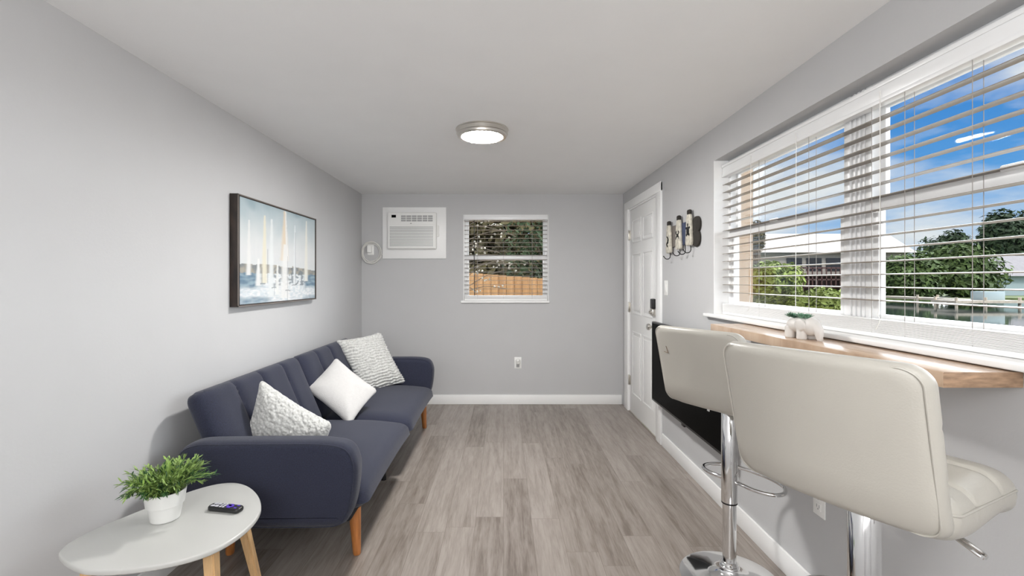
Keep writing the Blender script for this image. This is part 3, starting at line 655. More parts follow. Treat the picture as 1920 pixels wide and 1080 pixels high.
# pillow axes: width axis, height axis
pillow('throw_pillow', 'grey fluffy sherpa throw pillow slumped behind the near sofa arm', (-1.100, 2.38, 0.535), ((0.80, 0.12, -0.56), (0.24, 0.10, 0.95)), 0.43, 0.37, 0.15, M['fluffy'], 'fluffy')
pillow('throw_pillow', 'plain white throw pillow leaning on its corner in the middle of the sofa', (-1.105, 3.22, 0.580), ((0.33, -0.12, -0.205), (0.10, 0.26, 0.155)), 0.42, 0.34, 0.12, M['white_fabric'], 'plain', n=60)
pillow('throw_pillow', 'grey and white ribbed fluffy pillow leaning in the far corner of the sofa', (-1.115, 3.98, 0.638), ((0.26, 0.28, 0.03), (-0.23, 0.02, 0.44)), 0.42, 0.50, 0.14, M['fluffy'], 'ribbed')
# ------------------------------------------------------------------ side table with plant and remote
TZ = 0.50
trace = [(110, 1040), (113, 1030), (135, 1013), (180, 990), (262, 957), (340, 926), (400, 908), (440, 904), (466, 911), (483, 926), (490, 944), (487, 962), (470, 984), (440, 1008), (400, 1030), (350, 1047), (290, 1060), (230, 1068), (180, 1070), (148, 1066), (122, 1053)]
def onz(px, py, z):
    d = 880 * (CAMZ - z) / (py - 526); return ((px - 944) / 880 * d, d)
ol = [(p.x, p.y) for p in smooth_pts([(*onz(px, py, TZ), 0) for px, py in trace], 6, True)]
for _ in range(6):
    ol = [((ol[i - 1][0] + 2 * ol[i][0] + ol[(i + 1) % len(ol)][0]) / 4, (ol[i - 1][1] + 2 * ol[i][1] + ol[(i + 1) % len(ol)][1]) / 4) for i in range(len(ol))]
st = thing('side_table', 'white egg-shaped side table with angled light wood legs', 'table', (-1.1, 1.62, 0))
b = nb(); slab(b, ol, TZ - 0.018, TZ, 0.006, lambda u, v, w: Vector((u, v, w)), 4); obj('tabletop', b, M['table_white'], st)
def sq_leg(b, p0, p1, w0, w1):
    tube(b, [p0, p1], [w0, w1], 4)
for (p0, p1, w) in (((-0.935, 1.50, TZ - 0.018), (-0.875, 1.44, 0.0), 0.026), ((-1.02, 1.80, TZ - 0.018), (-0.945, 1.865, 0.0), 0.026), ((-1.245, 1.42, TZ - 0.018), (-1.285, 1.36, 0.0), 0.026)):
    b = nb(); P0, P1 = Vector(p0), Vector(p1)
    vs = []
    for (p, ww) in ((P0, w * 0.70), (P1, w * 0.45)):
        for (sx, sy) in ((-1, -1), (1, -1), (1, 1), (-1, 1)): vs.append(b.verts.new((p.x + sx * ww, p.y + sy * ww, p.z)))
    for i in range(4): b.faces.new((vs[i], vs[(i + 1) % 4], vs[4 + (i + 1) % 4], vs[4 + i]))
    b.faces.new(vs[:4]); b.faces.new(vs[4:])
    bmesh.ops.bevel(b, geom=list(b.edges), offset=0.003, segments=2, affect='EDGES')
    obj('leg', b, M['beech'], st)
PXc, PYc = -1.178, 1.635
pp = thing('potted_plant', 'small leafy green plant in a white pot on the side table', 'plant', (PXc, PYc, TZ))
b = nb(); lathe(b, [(0, 0), (0.040, 0), (0.044, 0.003), (0.051, 0.045), (0.053, 0.052), (0.057, 0.054), (0.063, 0.098), (0.0635, 0.101), (0.061, 0.102), (0.059, 0.098), (0.055, 0.080), (0, 0.080)], 56, (PXc, PYc, TZ)); obj('pot', b, M['pot'], pp)
b = nb(); lathe(b, [(0, 0.086), (0.03, 0.088), (0.0555, 0.082)], 30, (PXc, PYc, TZ), cap=False); obj('soil', b, M['soil'], pp)
def leaf(b, p, d, L, w, up, mi=0):
    d = d.normalized(); s = d.cross(up)
    s = s.normalized() if s.length > 1e-4 else d.orthogonal().normalized(); n_ = s.cross(d).normalized()
    prof = ((0, 0.15), (0.25, 0.8), (0.5, 1.0), (0.78, 0.6)); L_ = []
    for (f, q) in prof:
        c = p + d * L * f - n_ * (L * 0.18 * f * f) ; L_.append((b.verts.new(c + s * w * q), b.verts.new(c - n_ * w * 0.25 * q), b.verts.new(c - s * w * q)))
    tip = b.verts.new(p + d * L - n_ * L * 0.2)
    fs = []
    for A, B in zip(L_, L_[1:]): fs += [b.faces.new((A[0], A[1], B[1], B[0])), b.faces.new((A[1], A[2], B[2], B[1]))]
    A = L_[-1]; fs += [b.faces.new((A[0], A[1], tip)), b.faces.new((A[1], A[2], tip))]
    for f_ in fs: f_.material_index = mi
b = nb(); rg = random.Random(3)
for k in range(170):
    a = rg.uniform(0, 2 * PI); el = math.asin(rg.uniform(0.2, 0.98)); 
    dv = Vector((math.cos(a) * math.cos(el), math.sin(a) * math.cos(el), math.sin(el) * 0.9))
    R_ = rg.uniform(0.62, 1.06) * (0.100 + 0.012 * math.sin(el)); p0 = Vector((PXc, PYc, TZ + 0.082)) + Vector((math.cos(a), math.sin(a), 0)) * rg.uniform(0.0, 0.045)
    cps = [p0 + dv * R_ * t + Vector((0, 0, 0.035 * math.sin(t * 2.4) * math.cos(el))) for t in (0, 0.25, 0.5, 0.75, 1.0)]
    sp = smooth_pts(cps, 3); k0 = len(b.faces)
    tube(b, sp, 0.0009, 4)
    mi = 0 if (dv.z > 0.45 or rg.random() < 0.35) else 1
    for q in range(3, len(sp)):
        for _ in range(2):
            dd = (sp[q] - sp[q - 1]).normalized() * 0.9 + Vector((rg.uniform(-1, 1), rg.uniform(-1, 1), rg.uniform(-0.4, 0.9))) * 0.75
            leaf(b, sp[q], dd, rg.uniform(0.014, 0.028), rg.uniform(0.0018, 0.0032), Vector((rg.uniform(-.3, .3), rg.uniform(-.3, .3), 1)), mi if rg.random() < 0.8 else 1 - mi)
obj('foliage', b, [M['leaf'], M['leaf_dark']], pp)
rm = thing('remote_control', 'black remote control with purple direction pad lying on the side table', 'remote', (-1.003, 1.695, TZ), math.radians(-11))
b = nb(); slab(b, rrect(0.130, 0.040, 0.015, 8), 0, 0.017, 0.007, lambda u, v, w: Vector((u, v, w + 0.0)), 5); obj('body', b, M['black'], rm, world=False)
b = nb(); box(b, 0.012, 0.026, -0.013, 0.013, 0.0165, 0.0195, 0.002); box(b, 0.006, 0.032, -0.006, 0.006, 0.0165, 0.0195, 0.002); obj('direction_pad', b, M['purple'], rm, world=False)
for (x, y, w, h) in ((0.046, 0.009, 0.010, 0.006), (0.046, -0.009, 0.010, 0.006), (-0.002, 0.010, 0.008, 0.007), (-0.002, 0, 0.008, 0.007), (-0.002, -0.010, 0.008, 0.007), (-0.014, 0.010, 0.008, 0.007), (-0.014, 0, 0.008, 0.007), (-0.014, -0.010, 0.008, 0.007), (-0.030, 0.008, 0.013, 0.010), (-0.030, -0.008, 0.013, 0.010), (-0.046, 0.008, 0.013, 0.010), (-0.046, -0.008, 0.013, 0.010)):
    b = nb(); box(b, x - w / 2, x + w / 2, y - h / 2, y + h / 2, 0.0165, 0.0188, 0.001); obj('button', b, M['purple'] if x > 0.04 else M['button'], rm, world=False)
# ------------------------------------------------------------------ bar stools
def bar_stool(label, x, y, rz, seat, foot, tear=False, tagged=False):
    t = thing('bar_stool', label, 'bar stool', (x, y, 0), rz, 'cream bar stools at the counter')
    O = lambda n, b, m, p=t, **k: obj(n, b, m, p, world=False, **k)
    b = nb(); lathe(b, [(0, 0), (0.205, 0), (0.210, 0.003), (0.208, 0.007), (0.19, 0.012), (0.14, 0.020), (0.09, 0.028), (0.055, 0.038), (0.043, 0.050), (0.041, 0.060), (0, 0.060)], 72); O('base', b, M['chrome'])
    b = nb(); lathe(b, [(0.028, 0.052), (0.040, 0.054), (0.043, 0.060), (0.040, 0.066), (0.036, 0.068), (0.038, 0.073), (0.034, 0.079), (0.030, 0.083), (0.028, 0.084)], 40); O('collar', b, M['chrome'])
    zs = foot - 0.085
    b = nb(); lathe(b, [(0, 0.06), (0.0285, 0.06), (0.0285, zs), (0, zs)], 40); O('pole', b, M['chrome'])
    b = nb(); lathe(b, [(0.0285, zs - 0.004), (0.0335, zs - 0.004), (0.0335, zs + 0.002), (0.0285, zs + 0.002)], 40, cap=False); O('ring', b, M['black'])
    b = nb(); lathe(b, [(0, zs + 0.003), (0.0335, zs + 0.003), (0.0335, seat - 0.125), (0.030, seat - 0.12), (0.030, seat - 0.085), (0, seat - 0.085)], 40); O('sleeve', b, M['chrome'])
    b = nb(); box(b, -0.10, 0.10, -0.10, 0.10, seat - 0.092, seat - 0.080, 0.003); O('seat_plate', b, M['black'])
    # footrest loop
    b = nb(); raw = [(0.030, 0.0, 0), (0.022, 0.10, 0), (0.045, 0.165, 0), (0.095, 0.185, 0), (0.160, 0.150, 0), (0.195, 0.08, 0), (0.203, 0, 0), (0.195, -0.08, 0), (0.160, -0.150, 0), (0.095, -0.185, 0), (0.045, -0.165, 0), (0.022, -0.10, 0)]
    tube(b, [(p.x, p.y, foot + 0.0 + p.z) for p in smooth_pts(raw, 6, True)], 0.0085, 12, True); O('footrest', b, M['chrome'])
    # seat: padded, quilted squares, front edge rolled down
    b = nb()
    def fs(u, v, w, s):
        z = seat - 0.058 + w
        if s > 0:
            for q in (-0.07, 0.07): z -= 0.007 * math.exp(-((v - q) / 0.006) ** 2)
            for q in (-0.06, 0.06): z -= 0.007 * math.exp(-((u - q) / 0.006) ** 2)
            z += 0.004 * math.cos(v / 0.07 * PI) * math.cos(u / 0.065 * PI) * 0
        z += 0.018 * sstep(-0.05, -0.20, u) - 0.008 * sstep(0.08, 0.21, u) + 0.012 * sstep(-0.1, 0.1, u) * sstep(0.2, 0.08, u)
        return Vector((u + 0.026, v, z))
    cushion(b, 0.365, 0.43, 0.104, 0.05, 0.045, 72, 2.3, fs); sc = O('seat', b, M['vinyl_seat'])
    b = nb(); rp = rrect(0.362, 0.427, 0.048, 10)
    tube(b, [fs(u * 1.0, v * 1.0, 0.012, -1) for u, v in rp], 0.0030, 6, True); O('seam', b, M['vinyl_seat'], sc)
    # backrest: leans back, slightly hollow for the sitter
    bh = 0.352; lean = math.radians(9)
    def fb(u, v, w, s):
        # u across, v up, w thickness (towards the sitter)
        x = -0.164 + w - 0.045 * (1 - (u / 0.225) ** 2) + 0.022
        if s > 0:
            for q in (-0.07, 0.07): x -= 0.005 * math.exp(-((u - q) / 0.006) ** 2)
            for q in (-0.05, 0.055): x -= 0.005 * math.exp(-((v - q) / 0.006) ** 2)
        zc = v + bh / 2
        x2 = x - zc * math.sin(lean) - 0.02 * (zc / bh) ** 2
        if v < -0.08: x2 += 0.02 * ((-0.08 - v) / 0.09) ** 2
        return Vector((x2, u, seat - 0.087 + zc * math.cos(lean) + 0.006 * (1 - (u / 0.225) ** 2)))
    b = nb(); cushion(b, 0.428, bh, 0.056, 0.040, 0.030, 72, 2.3, fb); bk = O('backrest', b, M['vinyl_seat'], ang=60)
    b = nb(); rp = rrect(0.410, bh - 0.018, 0.034, 12)
    tube(b, [fb(u, v, -0.0225, -1) for u, v in rp], 0.0022, 6, True); O('seam', b, M['vinyl_seat'], bk)
    # lift lever
    b = nb(); tube(b, smooth_pts([(-0.0, -0.02, seat - 0.10), (-0.01, -0.13, seat - 0.105), (-0.015, -0.17, seat - 0.118), (-0.02, -0.212, seat - 0.135), (-0.012, -0.217, seat - 0.137), (-0.004, -0.210, seat - 0.134), (-0.004, -0.165, seat - 0.116), (0.0, -0.12, seat - 0.105)], 5), 0.0042, 8); O('lever', b, M['chrome'])
    if tear:
        b = nb(); p = [fb(u, v, -0.0295, -1) for u, v in ((0.135, 0.085), (0.128, 0.055), (0.155, 0.058))]
        tube(b, [p[0] + Vector((0.0, 0, 0)), p[1]], 0.0014, 6); tube(b, [p[1], p[2]], 0.0011, 6); O('tear', b, M['stain'], bk)
    if tagged:
        b = nb(); box(b, -0.001, 0.001, -0.006, 0.006, -0.055, 0, 0); xform(b, Matrix.Translation((-0.09, 0.03, seat - 0.06)) @ Matrix.Rotation(0.2, 4, 'X')); O('care_tag', b, M['white'], sc)
    return t
bar_stool('cream leather bar stool nearest the camera, with its seat showing at right', 0.872, 1.135, math.radians(27.5), 0.915, 0.475)
bar_stool('cream leather bar stool with a small tear, standing further away near the television', 1.006, 2.09, math.radians(30), 0.865, 0.43, tear=True, tagged=True)
# ------------------------------------------------------------------ television on the wall below the counter
tv = thing('television', 'black flat screen television mounted low on the right wall behind the stools', 'television', (XR, 3.17, 0.365))
b = nb(); box(b, 1.20, 1.235, 2.56, 3.80, 0.365, 1.0, 0.006, 3); obj('casing', b, M['black'], tv)
b = nb(); box(b, 1.1985, 1.2005, 2.572, 3.788, 0.383, 0.988); obj('screen', b, M['screen'], tv)
b = nb(); box(b, 1.203, 1.218, 3.13, 3.18, 0.350, 0.366, 0.003); obj('sensor', b, M['black'], tv)
b = nb(); box(b, 1.235, XR - 0.0005, 3.0, 3.36, 0.55, 0.80, 0.003); obj('wall_mount', b, M['black'], tv)
# ------------------------------------------------------------------ planter with succulents on the counter
CZ = 1.104
ep = thing('animal_planter', 'white ceramic animal-shaped planter filled with succulents on the bar counter', 'planter', (1.165, 1.83, CZ), math.radians(-83))
O = lambda n, b, m, p=ep: obj(n, b, m, p, world=False, ang=180)
b = nb()   # local x runs from the tail end (-) to the head (+)
def bodyf(v):
    return v
ellipsoid(b, (-0.012, 0, 0.052), (0.058, 0.037, 0.031)); ellipsoid(b, (0.048, 0, 0.050), (0.034, 0.031, 0.034))
for (x, y) in ((-0.042, 0.020), (-0.042, -0.020), (0.022, 0.021), (0.022, -0.021)):
    lathe(b, [(0, 0), (0.0165, 0), (0.018, 0.004), (0.0175, 0.025), (0.017, 0.045), (0, 0.045)], 20, (x, y, 0))
tube(b, smooth_pts([(0.066, 0, 0.055), (0.080, 0, 0.040), (0.084, 0, 0.022), (0.086, 0, 0.010), (0.094, 0, 0.006)], 5), [0.020 - 0.0006 * i for i in range(21)], 14)
for s in (-1, 1):
    ellipsoid(b, (0.028, s * 0.034, 0.056), (0.026, 0.007, 0.024), 20, 12)
rmod = None
pb = O('body', b, M['ceramic'])
md = pb.modifiers.new('remesh', 'REMESH'); md.mode = 'VOXEL'; md.voxel_size = 0.0022; md.use_smooth_shade = True
md = pb.modifiers.new('smooth', 'SMOOTH'); md.iterations = 6; md.factor = 0.5
b = nb(); lathe(b, [(0, 0.077), (0.02, 0.078), (0.028, 0.074)], 24, (0, 0, 0), cap=False)
for v in b.verts: v.co.x = v.co.x * 1.35 - 0.015; v.co.y *= 0.85
O('soil', b, M['soil'])
rg = random.Random(11)
def rosette(b, c, R, n, h, mi, w=0.32):
    for k in range(n):
        a = k * 2.39996; q = math.sqrt((k + 0.5) / n); el = 1.05 * (1 - q) + 0.42
        d = Vector((math.cos(a) * math.cos(el), math.sin(a) * math.cos(el), math.sin(el) * h))
        leaf(b, Vector(c), d, R * (0.5 + 0.5 * q), R * w * 0.35, Vector((0, 0, 1)), mi)
for (x, y, R, n, h, mi) in ((-0.055, 0.0, 0.026, 26, 1.0, 0), (-0.030, 0.010, 0.020, 24, 0.9, 1), (-0.028, -0.012, 0.020, 26, 0.9, 1), (-0.006, 0.006, 0.022, 26, 1.0, 0), (0.006, -0.008, 0.026, 34, 1.1, 0), (0.020, 0.004, 0.026, 34, 1.1, 0), (-0.074, 0.004, 0.020, 16, 1.0, 0)):
    b = nb(); rosette(b, (x, y, 0.078), R * 1.25, n, h * 1.3, mi, 0.55 if mi else 0.4)
    for q in range(3): tube(b, [(x, y, 0.078), (x + rg.uniform(-.004, .004), y + rg.uniform(-.004, .004), 0.099)], 0.001, 4)
    O('succulent', b, [M['succ'], M['succ_dark']])
# ------------------------------------------------------------------ key rack: three buoy shaped plaques with hooks
kr = thing('key_rack', 'wall key rack of three cream buoy-shaped plaques with black hooks beside the door', 'key rack', (XR, 3.35, 1.50))
M['cream_wood'] = mat('distressed_cream_wood', (0.56, 0.53, 0.45), 0.6, var=0.25, vscale=40)
M['navy_wood'] = mat('navy_painted_wood', (0.045, 0.06, 0.12), 0.6, var=0.3, vscale=30)
M['rope'] = mat('dark_knotted_rope', (0.03, 0.026, 0.022), 0.9, bump=0.8, bscale=200)
bz = 1.665
for (y0, y1, m) in ((3.41, 3.50, 'silver_edge'), (3.24, 3.33, 'navy_wood')):
    b = nb(); box(b, XR - 0.014, XR - 0.001, y0 - 0.05, y1 + 0.05, bz - 0.085, bz + 0.075, 0.006, 3); obj('back_board', b, M[m], kr)
b = nb(); slab(b, rrect(0.12, 0.11, 0.05, 8, 3.10, bz + 0.035), 0.001, 0.016, 0.004, lambda u, v, w: Vector((XR - w, u, v)), 3); slab(b, rrect(0.12, 0.11, 0.05, 8, 3.105, bz - 0.055), 0.001, 0.0155, 0.004, lambda u, v, w: Vector((XR - w, u, v)), 3); obj('back_board', b, M['rope'], kr)
def motif_bm(b, kind, y, z, x):
    if kind == 0:
        tube(b, smooth_pts([(x, y, z - 0.035), (x, y + 0.010, z - 0.02), (x, y - 0.012, z), (x, y + 0.008, z + 0.018)], 5), 0.0035, 6); ellipsoid(b, (x, y - 0.004, z - 0.006), (0.002, 0.008, 0.014), 12, 8)
    elif kind == 1:
        ellipsoid(b, (x, y, z), (0.002, 0.012, 0.009), 14, 8)
        for s in (-1, 1):
            tube(b, [(x, y + s * 0.008, z + 0.004), (x, y + s * 0.020, z + 0.014), (x, y + s * 0.013, z + 0.022)], 0.0024, 6)
            for k in range(3): tube(b, [(x, y + s * 0.008, z), (x, y + s * (0.019 + k * 0.001), z - 0.006 - k * 0.006)], 0.0014, 5)
    else:
        ellipsoid(b, (x, y, z), (0.003, 0.016, 0.021), 16, 10); ellipsoid(b, (x, y, z + 0.028), (0.002, 0.006, 0.008), 12, 8)
        for s in (-1, 1):
            ellipsoid(b, (x, y + s * 0.018, z + 0.014), (0.002, 0.009, 0.006), 12, 8); ellipsoid(b, (x, y + s * 0.015, z - 0.018), (0.002, 0.006, 0.007), 12, 8)
for k, (y, zo) in enumerate(((3.575, -0.018), (3.375, -0.002), (3.185, 0.012))):
    b = nb(); zc = bz + zo
    raw = [(-0.046, -0.10), (-0.0, -0.108), (0.046, -0.10), (0.043, -0.02), (0.036, 0.05), (0.026, 0.096), (0, 0.104), (-0.026, 0.096), (-0.036, 0.05), (-0.043, -0.02)]
    slab(b, [(p.x, p.y) for p in smooth_pts([(a, c, 0) for a, c in raw], 4, True)], 0.014, 0.034, 0.006, lambda u, v, w, y=y, zc=zc: Vector((XR - w, y + u, zc + v)), 3)
    pl = obj('plaque', b, M['cream_wood'], kr)
    b = nb(); motif_bm(b, k, 0, 0, 0); xform(b, Matrix.Translation((XR - 0.035, y, zc - 0.01)) @ Matrix.Scale(1.45, 4)); obj('painted_motif', b, M['iron'], pl)
    b = nb(); box(b, XR - 0.036, XR - 0.012, y - 0.020, y + 0.020, zc + 0.098, zc + 0.135, 0.010, 3); obj('rope_knot', b, M['rope'], pl)
def hook(y, z):
    b = nb(); tube(b, smooth_pts([(XR - 0.022, y, z + 0.03), (XR - 0.022, y, z - 0.01), (XR - 0.022, y, z - 0.035), (XR - 0.032, y, z - 0.050), (XR - 0.050, y + 0.006, z - 0.052), (XR - 0.062, y + 0.012, z - 0.040), (XR - 0.068, y + 0.016, z - 0.028)], 6), 0.0032, 8)
    obj('hook', b, M['iron'], kr)
for y, z in ((3.555, 1.545), (3.36, 1.56), (3.26, 1.565), (3.165, 1.570)): hook(y, z)
# ------------------------------------------------------------------ outside
M['sand'] = mat('pale_sandy_ground', (0.30, 0.26, 0.21), 0.9, var=0.2, vscale=1)
M['grass'] = mat('bank_grass', (0.09, 0.12, 0.03), 0.9, var=0.4, vscale=2)
M['water'] = mat('dark_canal_water', (0.02, 0.035, 0.03), 0.06, bump=0.35, bscale=2.5)
M['stucco'] = mat('tan_stucco', (0.40, 0.29, 0.20), 0.9, bump=0.3, bscale=60, var=0.05)
M['fol_light'] = mat('yellow_green_foliage', (0.19, 0.235, 0.045), 0.8, var=0.4, vscale=1.5)
M['fol_mid'] = mat('mid_green_foliage', (0.075, 0.115, 0.025), 0.8, var=0.45, vscale=1.2)
M['fol_dark'] = mat('dark_green_foliage', (0.030, 0.052, 0.018), 0.85, var=0.5, vscale=1.2)
M['bark'] = mat('grey_brown_bark', (0.11, 0.085, 0.06), 0.9, var=0.3, vscale=8)
M['bld_white'] = mat('cream_building_wall', (0.36, 0.32, 0.27), 0.8, var=0.05)
M['bld_roof'] = mat('pale_building_roof', (0.42, 0.37, 0.33), 0.7, var=0.05)
M['bld_dark'] = mat('dark_building_window', (0.03, 0.03, 0.035), 0.2)
M['bld_brown'] = mat('brown_balcony_timber', (0.10, 0.045, 0.04), 0.7, var=0.2, vscale=3)
M['grey_roof'] = mat('grey_shingle_roof', (0.22, 0.20, 0.20), 0.9, var=0.1, vscale=3)
M['house_wall'] = mat('pale_blue_house_wall', (0.34, 0.41, 0.42), 0.8)
M['dock'] = mat('weathered_dock_timber', (0.50, 0.42, 0.33), 0.8, var=0.15, vscale=4)
M['fence'] = wood_planks('orange_cedar_fence', [(0.26, 0.125, 0.045), (0.34, 0.175, 0.065), (0.40, 0.22, 0.09)], 0.14, 9.0, 0.8, along='X', mortar=(0.20, 0.09, 0.03), grain=(10, 1), msize=0.006)
M['flower'] = mat('cream_blossom', (0.50, 0.46, 0.38), 0.8)
M['scrub'] = mat('olive_scrub', (0.10, 0.082, 0.032), 0.9, var=0.6, vscale=1.5)
GZ = -0.75
b = nb(); box(b, -60, 11, YB + 0.2, 120, GZ - 0.3, GZ); box(b, 1.6, 11, -30, YB + 0.2, GZ - 0.3, GZ); struct('ground', b, M['sand'])
b = nb(); box(b, 11, 160, 52, 120, GZ - 0.3, GZ + 0.15); tag(obj('ground', b, M['grass']), kind='structure')
b = nb(); box(b, 11, 160, -30, 52, GZ - 0.35, GZ - 0.1); tag(obj('canal_water', b, M['water']), kind='structure')
b = nb(); box(b, XR + 0.121, 1.755, 3.30, 3.62, GZ, H + 0.14, 0.004); solo('stucco_pillar', b, M['stucco'], 'tan stucco pillar of the house seen through the left edge of the wide window', 'pillar')
def crown(bm, blobs, n, ls, rg, tilt=0.5):
    tot = sum(r[0] * r[1] * r[2] for c, r in blobs) ** 1.0
    for (c, r) in blobs:
        k = int(n * (r[0] * r[1] * r[2]) / tot)
        for _ in range(k):
            d = Vector((rg.gauss(0, 1), rg.gauss(0, 1), rg.gauss(0, 1))).normalized(); q = rg.uniform(0.62, 1.04)
            p = Vector((c[0] + d.x * r[0] * q, c[1] + d.y * r[1] * q, c[2] + d.z * r[2] * q))
            nn = (d + Vector((rg.uniform(-1, 1), rg.uniform(-1, 1), rg.uniform(-0.4, 1))) * 0.8).normalized(); s = nn.orthogonal().normalized(); t_ = nn.cross(s)
            a = rg.uniform(0, PI); s, t_ = s * math.cos(a) + t_ * math.sin(a), t_ * math.cos(a) - s * math.sin(a)
            L = ls * rg.uniform(0.6, 1.3); w = L * 0.45
            vs = [bm.verts.new(p + s * L), bm.verts.new(p + t_ * w + nn * L * .12), bm.verts.new(p - s * L), bm.verts.new(p - t_ * w + nn * L * .12)]
            bm.faces.new(vs)
def tree(name, label, loc, blobs, n, ls, m, group, seed=1, trunk=0.15, cat='tree'):
    rg = random.Random(seed); t = thing(name, label, cat, loc, group=group)
    b = nb(); crown(b, blobs, n, ls, rg); obj('crown', b, M[m], t, world=False, flat=True)
    top = max(c[2] for c, r in blobs)
    b = nb(); tube(b, smooth_pts([(0, 0, 0), (trunk * .5, 0, top * 0.35), (-trunk * .3, trunk * .3, top * 0.7), (0, 0, top)], 4), [trunk * (1 - 0.05 * i) for i in range(13)], 8)
    for (c, r) in blobs[:5]: tube(b, [(0, 0, top * 0.35), (c[0] * .6, c[1] * .6, c[2] * 0.8), c], [trunk * .5, trunk * .35, trunk * .1], 6)
    obj('trunk', b, M['bark'], t, world=False); return t
def wx(px, d): return (px - 944) / 880 * d
def wz(py, d): return CAMZ - (py - 526) / 880 * d
def bl_at(pxs, d, base, rg, r):
    return None
G1 = 'garden trees outside the wide window'
def blobs_from(px0, px1, ytop, ybot, d, k, seed, dep=0.6):
    rg = random.Random(seed); x0, x1, z0, z1 = wx(px0, d), wx(px1, d), wz(ybot, d), wz(ytop, d); cx = (x0 + x1) / 2; out = []
    wd, ht = x1 - x0, z1 - z0
    for i in range(k):
        f = (i + 0.5) / k; rr = wd * rg.uniform(0.20, 0.30); rz = ht * rg.uniform(0.25, 0.36)
        x = x0 + rr + (wd - 2 * rr) * f; zt = z1 - ht * 0.25 * abs(2 * f - 1) ** 2 - rg.uniform(0, 0.12) * ht
        out.append(((x - cx, rg.uniform(-.3, .3) * wd * dep, zt - rz - GZ), (rr, rr * 0.9, rz)))
        out.append(((x - cx, rg.uniform(-.3, .3) * wd * dep, z0 + rz * 0.9 - GZ), (rr, rr * 0.9, rz)))
        out.append(((x - cx, rg.uniform(-.3, .3) * wd * dep, (zt + z0) / 2 - GZ), (rr * 1.1, rr * 0.9, rz * 1.2)))
    return (cx, d, GZ), out
def garden_tree(name, label, px0, px1, ytop, ybot, d, k, seed, n, ls, m, group=G1, cat='tree', trunk=0.12):
    loc, bb_ = blobs_from(px0, px1, ytop, ybot, d, k, seed)
    if d > 51.9: loc = (loc[0], loc[1], GZ + 0.15); bb_ = [((c[0], c[1], c[2] - 0.15), r) for c, r in bb_]
    return tree(name, label, loc, bb_, n, ls, m, group, seed, trunk, cat)
garden_tree('bushy_tree', 'yellow green bushy tree beside the tan pillar through the left window', 1398, 1502, 478, 580, 13, 4, 2, 5200, 0.085, 'fol_light')
garden_tree('leafy_shrub', 'low bright green shrub below the brown balconies through the window', 1488, 1592, 532, 592, 12, 4, 5, 3600, 0.075, 'fol_light', None, 'shrub', 0.05)
garden_tree('willow_tree', 'light green spreading tree on the bank right of the window mullion', 1640, 1760, 468, 560, 54, 4, 8, 5200, 0.33, 'fol_mid', 'trees on the far bank', 'tree', 0.3)
garden_tree('willow_tree', 'rounded green tree in the middle of the far bank', 1725, 1870, 445, 556, 56, 5, 9, 6500, 0.36, 'fol_mid', 'trees on the far bank', 'tree', 0.3)
garden_tree('dark_tree', 'tall dark evergreen tree rising behind the bank at the right of the window', 1828, 1965, 385, 500, 74, 5, 12, 6500, 0.5, 'fol_dark', 'dark trees on the horizon', 'tree', 0.4)
garden_tree('dark_tree', 'dark tree between the pale building and the tallest evergreen', 1725, 1840, 420, 520, 92, 4, 13, 4200, 0.5, 'fol_dark', 'dark trees on the horizon', 'tree', 0.4)
garden_tree('dark_tree', 'dark tree showing above the left end of the pale building roof', 1405, 1545, 440, 520, 84, 5, 14, 4200, 0.5, 'fol_dark', 'dark trees on the horizon', 'tree', 0.4)
garden_tree('thin_tree', 'small brownish tree rising close beside the tan pillar', 1404, 1436, 404, 470, 20, 2, 15, 1500, 0.09, 'scrub', None, 'tree', 0.2)
# the long pale building on the far bank
bd = thing('waterfront_building', 'long cream two storey building with pale roof and brown balconies across the water', 'building', (42, 64, GZ + 0.15))
b = nb(); box(b, 30, 53, 62, 70, GZ + 0.15, 5.0); obj('wall', b, M['bld_white'], bd)
b = nb(); v = [b.verts.new(p) for p in ((29.2, 61.2, 5.0), (54.0, 61.2, 5.0), (54.0, 66, 7.9), (29.2, 66, 7.9), (29.2, 70.8, 5.0), (54.0, 70.8, 5.0))]
b.faces.new((v[0], v[1], v[2], v[3])); b.faces.new((v[3], v[2], v[5], v[4])); b.faces.new((v[0], v[3], v[4])); b.faces.new((v[1], v[5], v[2])); b.faces.new((v[0], v[4], v[5], v[1])); obj('roof', b, M['bld_roof'], bd, flat=True)
b = nb(); box(b, 52.2, 53.2, 65.4, 66.4, 7.4, 8.6); obj('chimney', b, M['bld_dark'], bd)
for i in range(5): b = nb(); box(b, 37.4 + i * 2.6, 39.4 + i * 2.6, 61.93, 61.99, 2.6, 4.3); obj('window', b, M['bld_dark'], bd)
b = nb()
for z in (2.1, 0.6): box(b, 36, 50, 60.2, 62.0, z - 0.18, z); box(b, 36, 50, 60.2, 60.3, z + 0.75, z + 0.95)
for i in range(24): box(b, 36 + i * 0.6, 36.12 + i * 0.6, 60.2, 60.3, GZ + 0.15 if i % 4 == 0 else 0.6, 3.0)
obj('balcony', b, M['bld_brown'], bd)
b = nb(); box(b, 36.4, 50, 61.9, 61.98, GZ + 0.2, 1.9); obj('lower_front', b, M['bld_brown'], bd)
hs = thing('waterfront_house', 'pale house with grey shingle roof at the right edge of the window view', 'house', (72, 63, GZ + 0.15))
b = nb(); box(b, 64.5, 82, 60.5, 67, GZ + 0.15, 1.95); obj('wall', b, M['house_wall'], hs)
b = nb(); v = [b.verts.new(p) for p in ((63.7, 59.8, 1.9), (83, 59.8, 1.9), (83, 64, 4.7), (63.7, 64, 4.7), (63.7, 68, 1.9), (83, 68, 1.9))]
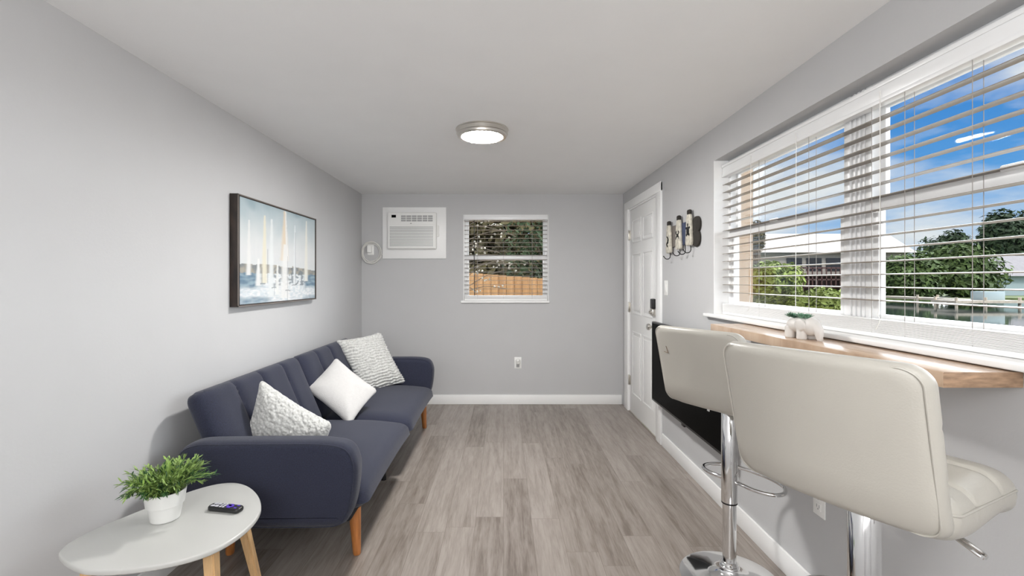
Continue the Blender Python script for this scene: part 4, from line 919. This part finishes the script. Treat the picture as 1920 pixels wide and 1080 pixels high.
b.faces.new((v[0], v[1], v[2], v[3])); b.faces.new((v[3], v[2], v[5], v[4])); b.faces.new((v[0], v[3], v[4])); b.faces.new((v[1], v[5], v[2])); b.faces.new((v[0], v[4], v[5], v[1])); obj('roof', b, M['grey_roof'], hs, flat=True)
dk = thing('boat_dock', 'pale timber boat dock standing in the dark water', 'dock', (38.5, 39, GZ - 0.1))
b = nb(); box(b, 35.5, 41, 36.8, 39, -0.45, -0.25); box(b, 39, 40.5, 39, 48.5, -0.45, -0.25); obj('deck', b, M['dock'], dk)
for (x, y) in ((35.7, 37), (38, 37), (40.7, 37), (35.7, 38.8), (38.8, 44), (40.7, 44)):
    b = nb(); tube(b, [(x, y, GZ - 0.1), (x, y, 0.0)], 0.10, 10); obj('piling', b, M['dock'], dk)
b = nb(); box(b, 38.4, 40.2, 37.6, 38.6, -0.25, 0.45, 0.03); obj('storage_box', b, M['house_wall'], dk)
# behind the back window: cedar fence, scrub and blossom
b = nb(); v = []
x0, x1, y0 = -2.2, 2.6, 8.6
nbk = 34
for i in range(nbk):
    xa = x0 + (x1 - x0) * i / nbk; xb = xa + (x1 - x0) / nbk - 0.006; zt = 1.47 - 0.11 * (xa + 0.67) / 1.43
    box(b, xa, xb, y0 - 0.01, y0 + 0.01, GZ, zt, 0.002)
box(b, x0, x1, y0 + 0.01, y0 + 0.05, GZ + 0.3, GZ + 0.4)
solo('wooden_fence', b, M['fence'], 'orange cedar board fence seen through the back window', 'fence')
tree('scrub_thicket', 'dense olive brown thicket behind the cedar fence', (0.4, 13.5, GZ), [((x, random.uniform(-.4, .8), z), (1.3, 0.9, 1.0)) for x in (-2.8, -1.7, -0.6, 0.5, 1.6, 2.7) for z in (1.3, 2.4, 3.4, 4.4, 5.2)], 34000, 0.16, 'scrub', None, 4, 0.12, 'bushes')
tree('scrub_thicket', 'green leafy thicket behind the right part of the cedar fence', (1.3, 11.3, GZ), [((x, 0, z), (0.8, 0.6, 0.7)) for x in (-0.6, 0.4, 1.4) for z in (1.2, 1.9, 2.6, 3.2)], 3800, 0.075, 'fol_dark', None, 6, 0.10, 'bushes')
tb = thing('blossom_tree', 'slender tree with pale cream blossoms outside the back window', 'tree', (-0.9, 7.6, GZ))
rg = random.Random(21); b = nb(); fl = nb()
tube(b, [(-0.9, 7.6, GZ), (-0.85, 7.6, 1.2), (-0.55, 7.6, 2.2)], [0.03, 0.02, 0.01], 8)
for k in range(16):
    p0 = Vector((-0.86 + 0.2 * rg.random(), 7.6, rg.uniform(0.9, 2.2))); p1 = p0 + Vector((rg.uniform(0.1, 1.15), rg.uniform(-.2, .2), rg.uniform(-0.15, 0.45)))
    tube(b, smooth_pts([p0, (p0 + p1) / 2 + Vector((0, 0, 0.08)), p1], 4), 0.006, 5)
    for q in range(5):
        c = p0.lerp(p1, rg.uniform(0.3, 1)) + Vector((rg.uniform(-.06, .06), rg.uniform(-.05, .05), rg.uniform(-.05, .08)))
        for _ in range(6):
            d = Vector((rg.gauss(0, 1), rg.gauss(0, 1), rg.gauss(0, 1))).normalized(); s = d.orthogonal().normalized() * 0.016; t_ = d.cross(s).normalized() * 0.014; cc = c + d * 0.014
            fl.faces.new([fl.verts.new(cc + s), fl.verts.new(cc + t_), fl.verts.new(cc - s), fl.verts.new(cc - t_)])
obj('branches', b, M['bark'], tb); obj('blossoms', fl, M['flower'], tb, flat=True)
